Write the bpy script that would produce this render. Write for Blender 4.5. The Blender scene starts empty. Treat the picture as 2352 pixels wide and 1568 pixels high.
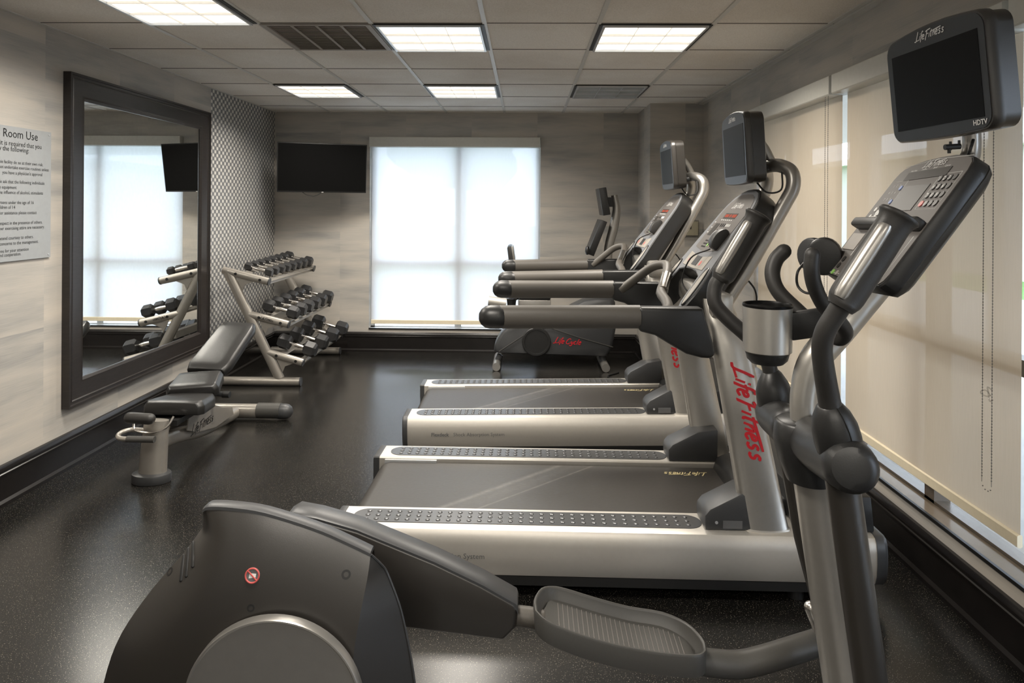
import bpy, bmesh, math, random
from mathutils import Vector, Matrix
from mathutils.bvhtree import BVHTree
random.seed(7)
C = bpy.context.scene.collection
PI = math.pi
# ------------------------------------------------------------------ camera, world, lamps, exposure
FPX, YAW, ROLL, EYE = 1568.0, 0.0198, 0.0065, 1.53
PX0, PY0 = 1176.0, 474.0
cd = bpy.data.cameras.new('camera'); cam = bpy.data.objects.new('camera', cd); C.objects.link(cam)
cd.sensor_width = 36; cd.lens = 24.0; cd.clip_start = 0.05; cd.clip_end = 300
cd.shift_y = -(784 - PY0) / 2352
CR = Matrix.Rotation(YAW, 4, 'Z') @ Matrix.Rotation(PI / 2, 4, 'X') @ Matrix.Rotation(ROLL, 4, 'Z')
cam.matrix_world = Matrix.Translation((0, 0, EYE)) @ CR
bpy.context.scene.camera = cam
vs = bpy.context.scene.view_settings
vs.view_transform = 'Standard'; vs.look = 'None'; vs.gamma = 1; vs.use_curve_mapping = False
vs.exposure = 0.16
w = bpy.data.worlds.new('sky'); bpy.context.scene.world = w; w.use_nodes = True
wn = w.node_tree; bgn = wn.nodes['Background']
bgn.inputs[0].default_value = (0.82, 0.92, 1.10, 1); bgn.inputs[1].default_value = 6.2
CEIL = 2.51
LAMP_E = 30.0
def lamp(x, y, e=LAMP_E):
    l = bpy.data.lights.new('troffer_lamp', 'AREA'); l.shape = 'SQUARE'; l.size = 0.5
    l.energy = e; l.color = (1.0, 0.93, 0.83); l.spread = math.radians(150)
    o = bpy.data.objects.new('troffer_lamp', l); C.objects.link(o); o.location = (x, y, CEIL - 0.03)
    return o
GX = [-0.225 + 0.6096 * k for k in range(-4, 5)]       # ceiling grid
GY = [3.645 + 0.6096 * k for k in range(-9, 7)]
LIT = [(-0.53, 3.95), (0.69, 3.95), (-1.75, 5.78), (-0.53, 5.78), (-1.75, 3.34), (-0.53, 1.51), (-0.53, -0.93), (0.69, -0.93)]  # last three are out of view, added to light the room
for x, y in LIT: lamp(x, y)

def at(px, py, Y):
    u, v = px - PX0, py - PY0
    c, s = math.cos(ROLL), math.sin(ROLL)
    u, v = u * c + v * s, -u * s + v * c
    d = Vector((math.cos(YAW) * u - math.sin(YAW) * FPX, math.sin(YAW) * u + math.cos(YAW) * FPX, -v))
    return Vector((0, 0, EYE)) + d * (Y / d.y)
def proj_dir(px, py):
    return (at(px, py, 1.0) - Vector((0, 0, EYE))).normalized()

# ------------------------------------------------------------------ materials
MATS = {}
def mat(name, col, rough=0.5, metal=0.0, noise=0.0, nscale=40, bump=0.0, emit=None, es=1.0, coat=0.0, spec=0.5, stretch=None):
    m = bpy.data.materials.new(name); m.use_nodes = True; t = m.node_tree; b = t.nodes['Principled BSDF']
    b.inputs['Base Color'].default_value = (*col, 1); b.inputs['Roughness'].default_value = rough
    b.inputs['Metallic'].default_value = metal; b.inputs['Coat Weight'].default_value = coat
    b.inputs['Specular IOR Level'].default_value = spec
    tc = t.nodes.new('ShaderNodeTexCoord'); mp = t.nodes.new('ShaderNodeMapping'); t.links.new(tc.outputs['Object'], mp.inputs[0])
    if stretch: mp.inputs['Scale'].default_value = stretch
    n = t.nodes.new('ShaderNodeTexNoise'); n.inputs['Scale'].default_value = nscale; n.inputs['Detail'].default_value = 3
    t.links.new(mp.outputs[0], n.inputs['Vector'])
    mx = t.nodes.new('ShaderNodeMix'); mx.data_type = 'RGBA'
    k = noise if noise else 0.06
    mx.inputs[6].default_value = (*[c * (1 - k) for c in col], 1); mx.inputs[7].default_value = (*[min(1, c * (1 + k)) for c in col], 1)
    t.links.new(n.outputs['Fac'], mx.inputs[0]); t.links.new(mx.outputs[2], b.inputs['Base Color'])
    if bump:
        bp = t.nodes.new('ShaderNodeBump'); bp.inputs['Strength'].default_value = bump; bp.inputs['Distance'].default_value = 0.002
        t.links.new(n.outputs['Fac'], bp.inputs['Height']); t.links.new(bp.outputs[0], b.inputs['Normal'])
    if emit:
        b.inputs['Emission Color'].default_value = (*emit, 1); b.inputs['Emission Strength'].default_value = es
    MATS[name] = m; return m
mat('silver_paint', (0.47, 0.45, 0.415), 0.34, 0.75, 0.05, 60)
mat('silver_light', (0.60, 0.57, 0.52), 0.40, 0.55, 0.04, 60)
mat('silver_tube', (0.40, 0.385, 0.36), 0.32, 0.75)
mat('rack_paint', (0.36, 0.335, 0.30), 0.36, 0.55)
mat('dark_plastic', (0.016, 0.016, 0.016), 0.40, 0, 0.15, 300, 0.08)
mat('shell_plastic', (0.024, 0.021, 0.018), 0.36, 0, 0.1, 500, 0.05, spec=0.8)
mat('grey_plastic', (0.045, 0.046, 0.048), 0.42, 0, 0.1, 300, 0.06)
mat('tray_plastic', (0.055, 0.053, 0.049), 0.46, 0, 0.1, 300, 0.06)
mat('grip_rubber', (0.080, 0.072, 0.062), 0.50, 0, 0.08, 500, 0.1)
mat('foam_rubber', (0.024, 0.0225, 0.021), 0.5, 0, 0.12, 400, 0.1)
mat('black_rubber', (0.010, 0.010, 0.010), 0.5)
mat('belt_rubber', (0.032, 0.029, 0.026), 0.44, 0, 0.2, 60, 0.15)
mat('tread_pad', (0.11, 0.112, 0.115), 0.33, 0.55)
mat('chrome', (0.70, 0.67, 0.63), 0.24, 1.0)
mat('console_grey', (0.115, 0.105, 0.098), 0.5, spec=0.3)
mat('console_light', (0.30, 0.275, 0.24), 0.4)
mat('console_blue', (0.15, 0.155, 0.165), 0.45, spec=0.4)
mat('lcd', (0.04, 0.036, 0.032), 0.5, spec=0.2)
mat('screen_black', (0.004, 0.004, 0.004), 0.38, spec=0.12)
mat('screen_grey', (0.014, 0.015, 0.015), 0.5, spec=0.12)
mat('bezel', (0.030, 0.032, 0.035), 0.38)
mat('logo_red', (0.55, 0.015, 0.025), 0.45)
mat('print_white', (0.75, 0.74, 0.72), 0.5)
mat('print_gold', (0.55, 0.46, 0.25), 0.5)
mat('print_black', (0.012, 0.012, 0.012), 0.5)
mat('print_grey', (0.12, 0.12, 0.12), 0.5)
mat('button_dark', (0.03, 0.028, 0.026), 0.4)
mat('button_green', (0.25, 0.5, 0.12), 0.5)
mat('button_blue', (0.25, 0.33, 0.6), 0.5)
mat('button_red', (0.55, 0.10, 0.09), 0.4)
mat('led_red', (0.12, 0.02, 0.01), 0.3, emit=(1, 0.18, 0.1), es=0.35)
mat('upholstery', (0.018, 0.0175, 0.017), 0.34, 0, 0.2, 250, 0.25)
mat('iron', (0.026, 0.026, 0.027), 0.33, 0, 0.15, 200, 0.1)
mat('frame_wood', (0.020, 0.0165, 0.015), 0.33, 0, 0.5, 18, 0.15, stretch=(1, 1, 6))
mat('skirting_black', (0.011, 0.0095, 0.009), 0.22, 0, 0.4, 12)
mat('white_trim', (0.55, 0.56, 0.56), 0.5)
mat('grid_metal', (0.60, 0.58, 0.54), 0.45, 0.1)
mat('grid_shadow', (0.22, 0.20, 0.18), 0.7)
mat('vent_metal', (0.33, 0.30, 0.27), 0.5)
mat('vent_blade', (0.20, 0.18, 0.16), 0.5)
mat('cassette', (0.62, 0.61, 0.56), 0.45)
mat('hem', (0.70, 0.62, 0.46), 0.6)
mat('alu', (0.62, 0.63, 0.64), 0.3, 0.5)
mat('alu_dark', (0.16, 0.135, 0.11), 0.3, 0.5)
mat('sign_board', (0.33, 0.345, 0.355), 0.4)
mat('sill_bronze', (0.16, 0.125, 0.09), 0.12)
mat('concrete', (0.50, 0.50, 0.49), 0.8, 0, 0.15, 3)
mat('grass', (0.10, 0.22, 0.05), 0.9, 0, 0.5, 8)
mat('foliage', (0.07, 0.14, 0.04), 0.9, 0, 0.5, 5)
mat('bark', (0.12, 0.09, 0.06), 0.9)
mat('porch', (0.45, 0.42, 0.38), 0.8)
mat('post_white', (0.75, 0.73, 0.70), 0.6)
mat('lens_lit', (0.9, 0.88, 0.83), 0.4, emit=(1.0, 0.96, 0.88), es=1.35)
mat('lens_blade', (0.75, 0.72, 0.66), 0.4, emit=(1.0, 0.92, 0.8), es=0.15)
mat('lens_off', (0.34, 0.37, 0.37), 0.35)
mat('thermo', (0.55, 0.5, 0.36), 0.5)
m = mat('mirror_glass', (0.88, 0.90, 0.89), 0.015, 1.0)
M = MATS

def glassy(name, tint, fac, col=(1, 1, 1)):
    m = bpy.data.materials.new(name); m.use_nodes = True; t = m.node_tree; t.nodes.clear()
    o = t.nodes.new('ShaderNodeOutputMaterial'); a = t.nodes.new('ShaderNodeBsdfTransparent'); g = t.nodes.new('ShaderNodeBsdfGlossy')
    g.inputs['Roughness'].default_value = 0.02; a.inputs[0].default_value = (*tint, 1)
    n = t.nodes.new('ShaderNodeTexNoise'); n.inputs['Scale'].default_value = 2
    lw = t.nodes.new('ShaderNodeLayerWeight'); lw.inputs[0].default_value = 0.5
    f = t.nodes.new('ShaderNodeMath'); f.operation = 'POWER'; t.links.new(lw.outputs['Facing'], f.inputs[0]); f.inputs[1].default_value = 5.0
    f2 = t.nodes.new('ShaderNodeMath'); f2.operation = 'MULTIPLY_ADD'; t.links.new(f.outputs[0], f2.inputs[0]); f2.inputs[1].default_value = 0.75; f2.inputs[2].default_value = 0.04
    mx = t.nodes.new('ShaderNodeMixShader'); t.links.new(f2.outputs[0], mx.inputs[0]); t.links.new(a.outputs[0], mx.inputs[1]); t.links.new(g.outputs[0], mx.inputs[2])
    t.links.new(mx.outputs[0], o.inputs[0]); M[name] = m
glassy('window_glass', (0.96, 0.98, 0.98), 0)
glassy('clear_plastic', (0.85, 0.85, 0.85), 0)
def fabric(name, col, tcol, open_=0.10, mixf=0.5):
    m = bpy.data.materials.new(name); m.use_nodes = True; t = m.node_tree; t.nodes.clear()
    o = t.nodes.new('ShaderNodeOutputMaterial'); d = t.nodes.new('ShaderNodeBsdfDiffuse'); tr = t.nodes.new('ShaderNodeBsdfTranslucent'); tp = t.nodes.new('ShaderNodeBsdfTransparent')
    tc = t.nodes.new('ShaderNodeTexCoord'); mp = t.nodes.new('ShaderNodeMapping'); mp.inputs['Scale'].default_value = (60, 60, 4); t.links.new(tc.outputs['Object'], mp.inputs[0])
    n = t.nodes.new('ShaderNodeTexNoise'); n.inputs['Scale'].default_value = 3; n.inputs['Detail'].default_value = 4; t.links.new(mp.outputs[0], n.inputs['Vector'])
    mc = t.nodes.new('ShaderNodeMix'); mc.data_type = 'RGBA'; mc.inputs[6].default_value = (*[c * 0.93 for c in col], 1); mc.inputs[7].default_value = (*[min(1, c * 1.06) for c in col], 1)
    t.links.new(n.outputs['Fac'], mc.inputs[0]); t.links.new(mc.outputs[2], d.inputs[0])
    tr.inputs[0].default_value = (*tcol, 1); tp.inputs[0].default_value = (1, 1, 1, 1)
    m1 = t.nodes.new('ShaderNodeMixShader'); m1.inputs[0].default_value = mixf; t.links.new(d.outputs[0], m1.inputs[1]); t.links.new(tr.outputs[0], m1.inputs[2])
    m2 = t.nodes.new('ShaderNodeMixShader'); m2.inputs[0].default_value = open_; t.links.new(m1.outputs[0], m2.inputs[1]); t.links.new(tp.outputs[0], m2.inputs[2])
    t.links.new(m2.outputs[0], o.inputs[0]); M[name] = m
fabric('shade_white', (0.72, 0.71, 0.68), (0.56, 0.56, 0.575), 0.03, 0.55)
fabric('shade_beige', (0.58, 0.495, 0.39), (0.42, 0.345, 0.25), 0.035, 0.25)

def nodes_mat(name):
    m = bpy.data.materials.new(name); m.use_nodes = True; t = m.node_tree; M[name] = m
    return m, t, t.nodes['Principled BSDF']
def N(t, kind, **kw):
    n = t.nodes.new(kind)
    for k, v in kw.items():
        if k.startswith('i_'): n.inputs[k[2:]].default_value = v
        elif k.startswith('n'): n.inputs[int(k[1:])].default_value = v
        else: setattr(n, k, v)
    return n
def math_(t, op, a, b=None, c=None):
    n = t.nodes.new('ShaderNodeMath'); n.operation = op
    for i, v in enumerate((a, b, c)):
        if v is None: continue
        if isinstance(v, (int, float)): n.inputs[i].default_value = v
        else: t.links.new(v, n.inputs[i])
    return n.outputs[0]
def ramp(t, src, stops):
    r = t.nodes.new('ShaderNodeValToRGB'); e = r.color_ramp.elements
    while len(e) < len(stops): e.new(0.5)
    for k, (p, c) in zip(e, stops): k.position = p; k.color = (*c, 1)
    t.links.new(src, r.inputs[0]); return r.outputs[0]
# wallpaper: horizontal brushed streaks in offset blocks
m, t, b = nodes_mat('wallpaper')
tc = t.nodes.new('ShaderNodeTexCoord'); sp = t.nodes.new('ShaderNodeSeparateXYZ'); t.links.new(tc.outputs['Object'], sp.inputs[0])
h = math_(t, 'ADD', sp.outputs[0], sp.outputs[1]); z = sp.outputs[2]
col_i = math_(t, 'FLOOR', math_(t, 'DIVIDE', math_(t, 'ADD', h, 0.32), 0.69))
row_i = math_(t, 'FLOOR', math_(t, 'ADD', math_(t, 'DIVIDE', z, 0.52), math_(t, 'MULTIPLY', col_i, 0.37)))
wn_ = t.nodes.new('ShaderNodeTexWhiteNoise'); wn_.noise_dimensions = '2D'
cb = t.nodes.new('ShaderNodeCombineXYZ'); t.links.new(col_i, cb.inputs[0]); t.links.new(row_i, cb.inputs[1]); t.links.new(cb.outputs[0], wn_.inputs[0])
off = math_(t, 'MULTIPLY', wn_.outputs[0], 20.0)
def streak(hs, zs, det, add=None):
    c2 = t.nodes.new('ShaderNodeCombineXYZ'); t.links.new(math_(t, 'MULTIPLY', h, hs), c2.inputs[0]); t.links.new(math_(t, 'MULTIPLY', z, zs), c2.inputs[1])
    if add is not None: t.links.new(add, c2.inputs[2])
    n = t.nodes.new('ShaderNodeTexNoise'); n.inputs['Scale'].default_value = 1; n.inputs['Detail'].default_value = det; t.links.new(c2.outputs[0], n.inputs['Vector'])
    return n.outputs['Fac']
s1 = streak(1.3, 9.0, 3, off); s2 = streak(7, 260, 2); s3 = streak(0.8, 2.5, 2, off)
v = math_(t, 'ADD', math_(t, 'MULTIPLY', s1, 0.5), math_(t, 'MULTIPLY', s2, 0.16)); v = math_(t, 'ADD', v, math_(t, 'MULTIPLY', s3, 0.34))
col = ramp(t, v, [(0.34, (0.26, 0.262, 0.258)), (0.50, (0.43, 0.405, 0.37)), (0.66, (0.54, 0.492, 0.43))])
t.links.new(col, b.inputs['Base Color']); b.inputs['Roughness'].default_value = 0.55
# metallic diamond wallpaper
m, t, b = nodes_mat('diamond_wallpaper')
tc = t.nodes.new('ShaderNodeTexCoord'); sp = t.nodes.new('ShaderNodeSeparateXYZ'); t.links.new(tc.outputs['Object'], sp.inputs[0])
hh = sp.outputs[1]; zz = sp.outputs[2]
a1 = math_(t, 'COSINE', math_(t, 'MULTIPLY', hh, 2 * PI / 0.076)); a2 = math_(t, 'COSINE', math_(t, 'MULTIPLY', zz, 2 * PI / 0.060))
v1 = math_(t, 'MULTIPLY', a1, a2)
v2 = math_(t, 'COSINE', math_(t, 'MULTIPLY', hh, 2 * PI / 0.0103)); vv = math_(t, 'ADD', v1, math_(t, 'MULTIPLY', v2, 0.12))
vv = math_(t, 'ADD', math_(t, 'MULTIPLY', vv, 0.5), 0.5)
col = ramp(t, vv, [(0.25, (0.19, 0.195, 0.205)), (0.50, (0.30, 0.30, 0.30)), (0.72, (0.74, 0.72, 0.67))])
t.links.new(col, b.inputs['Base Color']); b.inputs['Metallic'].default_value = 0.35; b.inputs['Roughness'].default_value = 0.38
# rubber floor
m, t, b = nodes_mat('floor_rubber')
tc = t.nodes.new('ShaderNodeTexCoord')
n1 = N(t, 'ShaderNodeTexNoise', i_Scale=230.0, i_Detail=2.0); t.links.new(tc.outputs['Object'], n1.inputs['Vector'])
vo = N(t, 'ShaderNodeTexVoronoi', i_Scale=300.0); t.links.new(tc.outputs['Object'], vo.inputs['Vector'])
fl = math_(t, 'MULTIPLY', math_(t, 'LESS_THAN', vo.outputs['Distance'], 0.30), math_(t, 'GREATER_THAN', n1.outputs['Fac'], 0.57))
sc = t.nodes.new('ShaderNodeSeparateColor'); t.links.new(vo.outputs['Color'], sc.inputs[0])
fc = ramp(t, sc.outputs[0], [(0.0, (0.10, 0.085, 0.065)), (0.5, (0.22, 0.19, 0.14)), (1.0, (0.34, 0.31, 0.26))])
n2 = N(t, 'ShaderNodeTexNoise', i_Scale=1.7, i_Detail=5.0); t.links.new(tc.outputs['Object'], n2.inputs['Vector'])
basec = ramp(t, n2.outputs['Fac'], [(0.3, (0.006, 0.0058, 0.0056)), (0.7, (0.010, 0.0093, 0.0085))])
mx = t.nodes.new('ShaderNodeMix'); mx.data_type = 'RGBA'; t.links.new(fl, mx.inputs[0]); t.links.new(basec, mx.inputs[6]); t.links.new(fc, mx.inputs[7])
t.links.new(mx.outputs[2], b.inputs['Base Color'])
rr = math_(t, 'ADD', math_(t, 'MULTIPLY', n2.outputs['Fac'], 0.06), 0.21); t.links.new(rr, b.inputs['Roughness'])
b.inputs['Specular IOR Level'].default_value = 0.42
m = M['belt_rubber']; t = m.node_tree; b = t.nodes['Principled BSDF']
tc = t.nodes.new('ShaderNodeTexCoord'); sp = t.nodes.new('ShaderNodeSeparateXYZ'); t.links.new(tc.outputs['Object'], sp.inputs[0])
q_ = math_(t, 'SUBTRACT', sp.outputs[0], math_(t, 'MULTIPLY', sp.outputs[1], 1.05))
def band(c0, wd): return math_(t, 'MAXIMUM', math_(t, 'SUBTRACT', 1.0, math_(t, 'DIVIDE', math_(t, 'ABSOLUTE', math_(t, 'SUBTRACT', q_, c0)), wd)), 0.0)
bs = math_(t, 'ADD', math_(t, 'ADD', band(-.46, .03), band(-.30, .012)), math_(t, 'MULTIPLY', band(-.385, .11), 0.35))
n3 = N(t, 'ShaderNodeTexNoise', i_Scale=30.0, i_Detail=4.0); t.links.new(tc.outputs['Object'], n3.inputs['Vector'])
bs = math_(t, 'MINIMUM', math_(t, 'MULTIPLY', math_(t, 'MULTIPLY', bs, n3.outputs['Fac']), 0.34), 1.0)
old = b.inputs['Base Color'].links[0].from_socket
mx = t.nodes.new('ShaderNodeMix'); mx.data_type = 'RGBA'; t.links.new(bs, mx.inputs[0]); t.links.new(old, mx.inputs[6]); mx.inputs[7].default_value = (0.30, 0.28, 0.25, 1)
t.links.new(mx.outputs[2], b.inputs['Base Color'])
# ceiling tiles
m, t, b = nodes_mat('ceiling_tile')
tc = t.nodes.new('ShaderNodeTexCoord'); n1 = N(t, 'ShaderNodeTexNoise', i_Scale=160.0, i_Detail=3.0); t.links.new(tc.outputs['Object'], n1.inputs['Vector'])
n2 = N(t, 'ShaderNodeTexNoise', i_Scale=1.1, i_Detail=4.0); t.links.new(tc.outputs['Object'], n2.inputs['Vector'])
c1 = ramp(t, n1.outputs['Fac'], [(0.35, (0.75, 0.71, 0.65)), (0.6, (0.85, 0.81, 0.75))])
c2 = ramp(t, n2.outputs['Fac'], [(0.4, (0.86, 0.83, 0.80)), (0.6, (1, 1, 1))])
mx = t.nodes.new('ShaderNodeMix'); mx.data_type = 'RGBA'; mx.blend_type = 'MULTIPLY'; mx.inputs[0].default_value = 1
t.links.new(c1, mx.inputs[6]); t.links.new(c2, mx.inputs[7]); t.links.new(mx.outputs[2], b.inputs['Base Color'])
bp = N(t, 'ShaderNodeBump', i_Strength=0.3, i_Distance=0.002); t.links.new(n1.outputs['Fac'], bp.inputs['Height']); t.links.new(bp.outputs[0], b.inputs['Normal']); b.inputs['Roughness'].default_value = 0.9

# ------------------------------------------------------------------ mesh helpers
ORG = {}
def V(*a): return Vector(a)
def catmull(pts, n=6):
    pts = [Vector(p) for p in pts]; out = []
    P = [pts[0] * 2 - pts[1]] + pts + [pts[-1] * 2 - pts[-2]]
    for i in range(1, len(P) - 2):
        for k in range(n):
            s = k / n; a, b_, c, d = P[i - 1], P[i], P[i + 1], P[i + 2]
            out.append(0.5 * ((2 * b_) + (c - a) * s + (2 * a - 5 * b_ + 4 * c - d) * s * s + (3 * b_ - a - 3 * c + d) * s ** 3))
    out.append(pts[-1]); return out
def lerp_list(r, n):
    m_ = len(r)
    out = []
    for i in range(n):
        x = i / (n - 1) * (m_ - 1); k = min(int(x), m_ - 2); f = x - k
        a, b_ = r[k], r[k + 1]
        if isinstance(a, tuple): out.append((a[0] * (1 - f) + b_[0] * f, a[1] * (1 - f) + b_[1] * f))
        else: out.append(a * (1 - f) + b_ * f)
    return out
class MB:
    def __init__(s): s.v = []; s.f = []
    def add(s, vs_, fs):
        o = len(s.v); s.v += [Vector(p) for p in vs_]; s.f += [tuple(i + o for i in f) for f in fs]; return s
    def box(s, c, d, R=None):
        c = Vector(c); vs_ = []
        for x in (-.5, .5):
            for y in (-.5, .5):
                for z_ in (-.5, .5):
                    p = Vector((x * d[0], y * d[1], z_ * d[2])); vs_.append(c + (R @ p if R else p))
        return s.add(vs_, [(0, 1, 3, 2), (4, 6, 7, 5), (0, 4, 5, 1), (2, 3, 7, 6), (0, 2, 6, 4), (1, 5, 7, 3)])
    def span(s, x0, x1, y0, y1, z0, z1): return s.box(((x0 + x1) / 2, (y0 + y1) / 2, (z0 + z1) / 2), (x1 - x0, y1 - y0, z1 - z0))
    def loft(s, rings, cap=True, closed=False):
        n = len(rings[0]); vs_ = [p for r in rings for p in r]; fs = []
        K = len(rings)
        for k in range(K if closed else K - 1):
            for i in range(n):
                j = (i + 1) % n; k2 = (k + 1) % K
                fs.append((k * n + i, k * n + j, k2 * n + j, k2 * n + i))
        if cap and not closed: fs += [tuple(range(n - 1, -1, -1)), tuple((K - 1) * n + i for i in range(n))]
        return s.add(vs_, fs)
    def tube(s, pts, r, n=14, smooth=0, ref=None, cap=True, round_=False, closed=False):
        if smooth: pts = catmull(pts, smooth)
        pts = [Vector(p) for p in pts]; K = len(pts)
        rl = lerp_list(r, K) if isinstance(r, list) else [r] * K
        rings = []; a = None
        for k in range(K):
            t_ = (pts[(k + 1) % K] - pts[k - 1]) if closed else (pts[min(k + 1, K - 1)] - pts[max(k - 1, 0)])
            t_.normalize()
            if ref is not None: a = Vector(ref)
            elif a is None: a = Vector((0, 0, 1)) if abs(t_.z) < 0.9 else Vector((0, 1, 0))
            a = (a - t_ * t_.dot(a)).normalized(); b_ = t_.cross(a)
            ra, rb = rl[k] if isinstance(rl[k], tuple) else (rl[k], rl[k])
            rings.append([pts[k] + a * ra * math.cos(2 * PI * i / n) + b_ * rb * math.sin(2 * PI * i / n) for i in range(n)])
        if round_:
            def capr(ring, c, t_, rr):
                out = []
                for q in (0.4, 0.75, 0.95):
                    sc = math.sqrt(max(0, 1 - q * q)); out.append([c + (p - c) * sc + t_ * rr * q for p in ring])
                return out
            r0 = rl[0] if not isinstance(rl[0], tuple) else min(rl[0]); r1 = rl[-1] if not isinstance(rl[-1], tuple) else min(rl[-1])
            pre = capr(rings[0], pts[0], (pts[0] - pts[1]).normalized(), r0)[::-1]
            post = capr(rings[-1], pts[-1], (pts[-1] - pts[-2]).normalized(), r1)
            rings = pre + rings + post
        return s.loft(rings, cap, closed)
    def cyl(s, p0, p1, r, n=24, r1=None): return s.tube([p0, p1], [r, r if r1 is None else r1], n)
    def lathe(s, prof, o, ax, n=28):
        o = Vector(o); ax = Vector(ax).normalized(); a = ax.orthogonal().normalized(); b_ = ax.cross(a)
        return s.loft([[o + ax * h_ + (a * math.cos(2 * PI * i / n) + b_ * math.sin(2 * PI * i / n)) * max(r, 1e-5) for i in range(n)] for r, h_ in prof])
    def ball(s, c, r, n=16, R=None):
        c = Vector(c); r = r if isinstance(r, (tuple, list)) else (r, r, r); rings = []
        for k in range(1, n // 2):
            ph = PI * k / (n // 2)
            ring = []
            for i in range(n):
                p = Vector((r[0] * math.sin(ph) * math.cos(2 * PI * i / n), r[1] * math.sin(ph) * math.sin(2 * PI * i / n), -r[2] * math.cos(ph)))
                ring.append(c + (R @ p if R else p))
            rings.append(ring)
        return s.loft(rings)
    def prism(s, poly, fn, w0, w1):
        return s.loft([[fn(u, v_, w0) for u, v_ in poly], [fn(u, v_, w1) for u, v_ in poly]])
    def build(s, name, mt, parent=None, bevel=0, seg=2, ang=38, struct=False):
        me = bpy.data.meshes.new(name); off_ = ORG.get(parent.name, Vector()) if parent else Vector()
        me.from_pydata([p - off_ for p in s.v], [], s.f); bm = bmesh.new(); bm.from_mesh(me)
        bmesh.ops.recalc_face_normals(bm, faces=bm.faces)
        if bevel:
            ed = [e for e in bm.edges if len(e.link_faces) == 2 and e.calc_face_angle(0) > math.radians(28)]
            bmesh.ops.bevel(bm, geom=ed, offset=bevel, segments=seg, profile=0.5, affect='EDGES', clamp_overlap=True)
        for f in bm.faces: f.smooth = True
        bm.to_mesh(me); bm.free(); me.set_sharp_from_angle(angle=math.radians(ang))
        o = bpy.data.objects.new(name, me); C.objects.link(o); me.materials.append(M[mt] if isinstance(mt, str) else mt)
        if parent: o.parent = parent; ORG[o.name] = off_
        if struct and not parent: o['kind'] = 'structure'
        return o
def thing(name, loc, label, cat, group=None, rot=0, world=True):
    o = bpy.data.objects.new(name, None); C.objects.link(o); o.location = loc; o.rotation_euler = (0, 0, rot); o.empty_display_size = 0.1
    o['label'] = label; o['category'] = cat
    if group: o['group'] = group
    ORG[o.name] = Vector(loc) if world else Vector()
    return o
def tag(o, label, cat, group=None):
    o['label'] = label; o['category'] = cat
    if group: o['group'] = group
    return o
def struct(o): o['kind'] = 'structure'; return o
def copy_tree(o, loc, rot=None, parent=None):
    c = o.copy(); C.objects.link(c)
    if parent: c.parent = parent
    else:
        c.location = loc
        if rot is not None: c.rotation_euler = (0, 0, rot)
    for ch in [x for x in o.children]: copy_tree(ch, None, None, c)
    return c
def frame(o, eu, ev):
    o = Vector(o); eu = Vector(eu).normalized(); ev = Vector(ev); ev = (ev - eu * eu.dot(ev)).normalized(); en = eu.cross(ev)
    return lambda u, v_, w_=0: o + eu * u + ev * v_ + en * w_
def text(s_, size, fn, mt, parent, name='lettering', align='LEFT', shear=0, thick=0.0006, xs=1.0, bold=0):
    cu = bpy.data.curves.new(name, 'FONT'); cu.body = s_; cu.size = size; cu.align_x = align; cu.shear = shear; cu.offset = bold; cu.resolution_u = 2
    ob = bpy.data.objects.new(name, cu); C.objects.link(ob); bpy.context.view_layer.update()
    me = bpy.data.meshes.new_from_object(ob); bpy.data.objects.remove(ob); bpy.data.curves.remove(cu)
    off_ = ORG.get(parent.name, Vector()) if parent else Vector()
    for v_ in me.vertices: v_.co = fn(v_.co.x * xs, v_.co.y, thick) - off_
    o = bpy.data.objects.new(name, me); C.objects.link(o); me.materials.clear(); me.materials.append(M[mt]); o.name = name
    if parent: o.parent = parent; ORG[o.name] = off_
    return o
# script logo strokes, traced as pen strokes in a unit frame (x along the line, y up)
_e = [(0, .045), (.052, .057), (.048, .085), (.022, .09), (.002, .06), (.002, .02), (.026, 0), (.064, .014)]
_s = [(.062, .076), (.038, .09), (.014, .076), (.022, .055), (.052, .036), (.052, .010), (.024, 0), (0, .012)]
_sh = lambda P_, dx: [(x + dx, y) for x, y in P_]
_S = {
 'life': [[(.075, .185), (.055, .09), (.040, .0), (-.01, -.006)], [(.040, 0), (.13, .012)], [(.155, .085), (.148, .0)], [(.158, .115), (.161, .137)],
  [(.25, .150), (.228, .166), (.208, .14), (.200, .05), (.186, -.045)], [(.175, .083), (.240, .092)], _sh(_e, .238)],
 'fitness': [[(.375, .142), (.360, .05), (.345, -.04)], [(.325, .130), (.38, .150), (.475, .165)], [(.362, .075), (.425, .084)],
  [(.462, .085), (.452, 0)], [(.520, .14), (.505, .02), (.530, .0)], [(.48, .098), (.58, .108), (.80, .132)],
  [(.572, .082), (.562, 0)], [(.564, .045), (.595, .082), (.622, .078), (.618, .0)], _sh(_e, .655), _sh(_s, .742), _sh(_s, .838)],
 'cycle': [[(.475, .125), (.445, .155), (.395, .13), (.365, .06), (.385, .01), (.43, .0), (.478, .03)], [(.505, .085), (.508, .03), (.533, .018), (.566, .085)], [(.566, .085), (.550, -.02), (.515, -.052), (.48, -.03)],
  [(.648, .073), (.622, .09), (.597, .06), (.597, .02), (.622, 0), (.653, .014)], [(.708, .165), (.688, .02), (.706, 0)], _sh(_e, .735)],
}
def _tr(p): return ((p[0] + .30 * p[1]) * 1.06, p[1] * 1.06)
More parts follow.
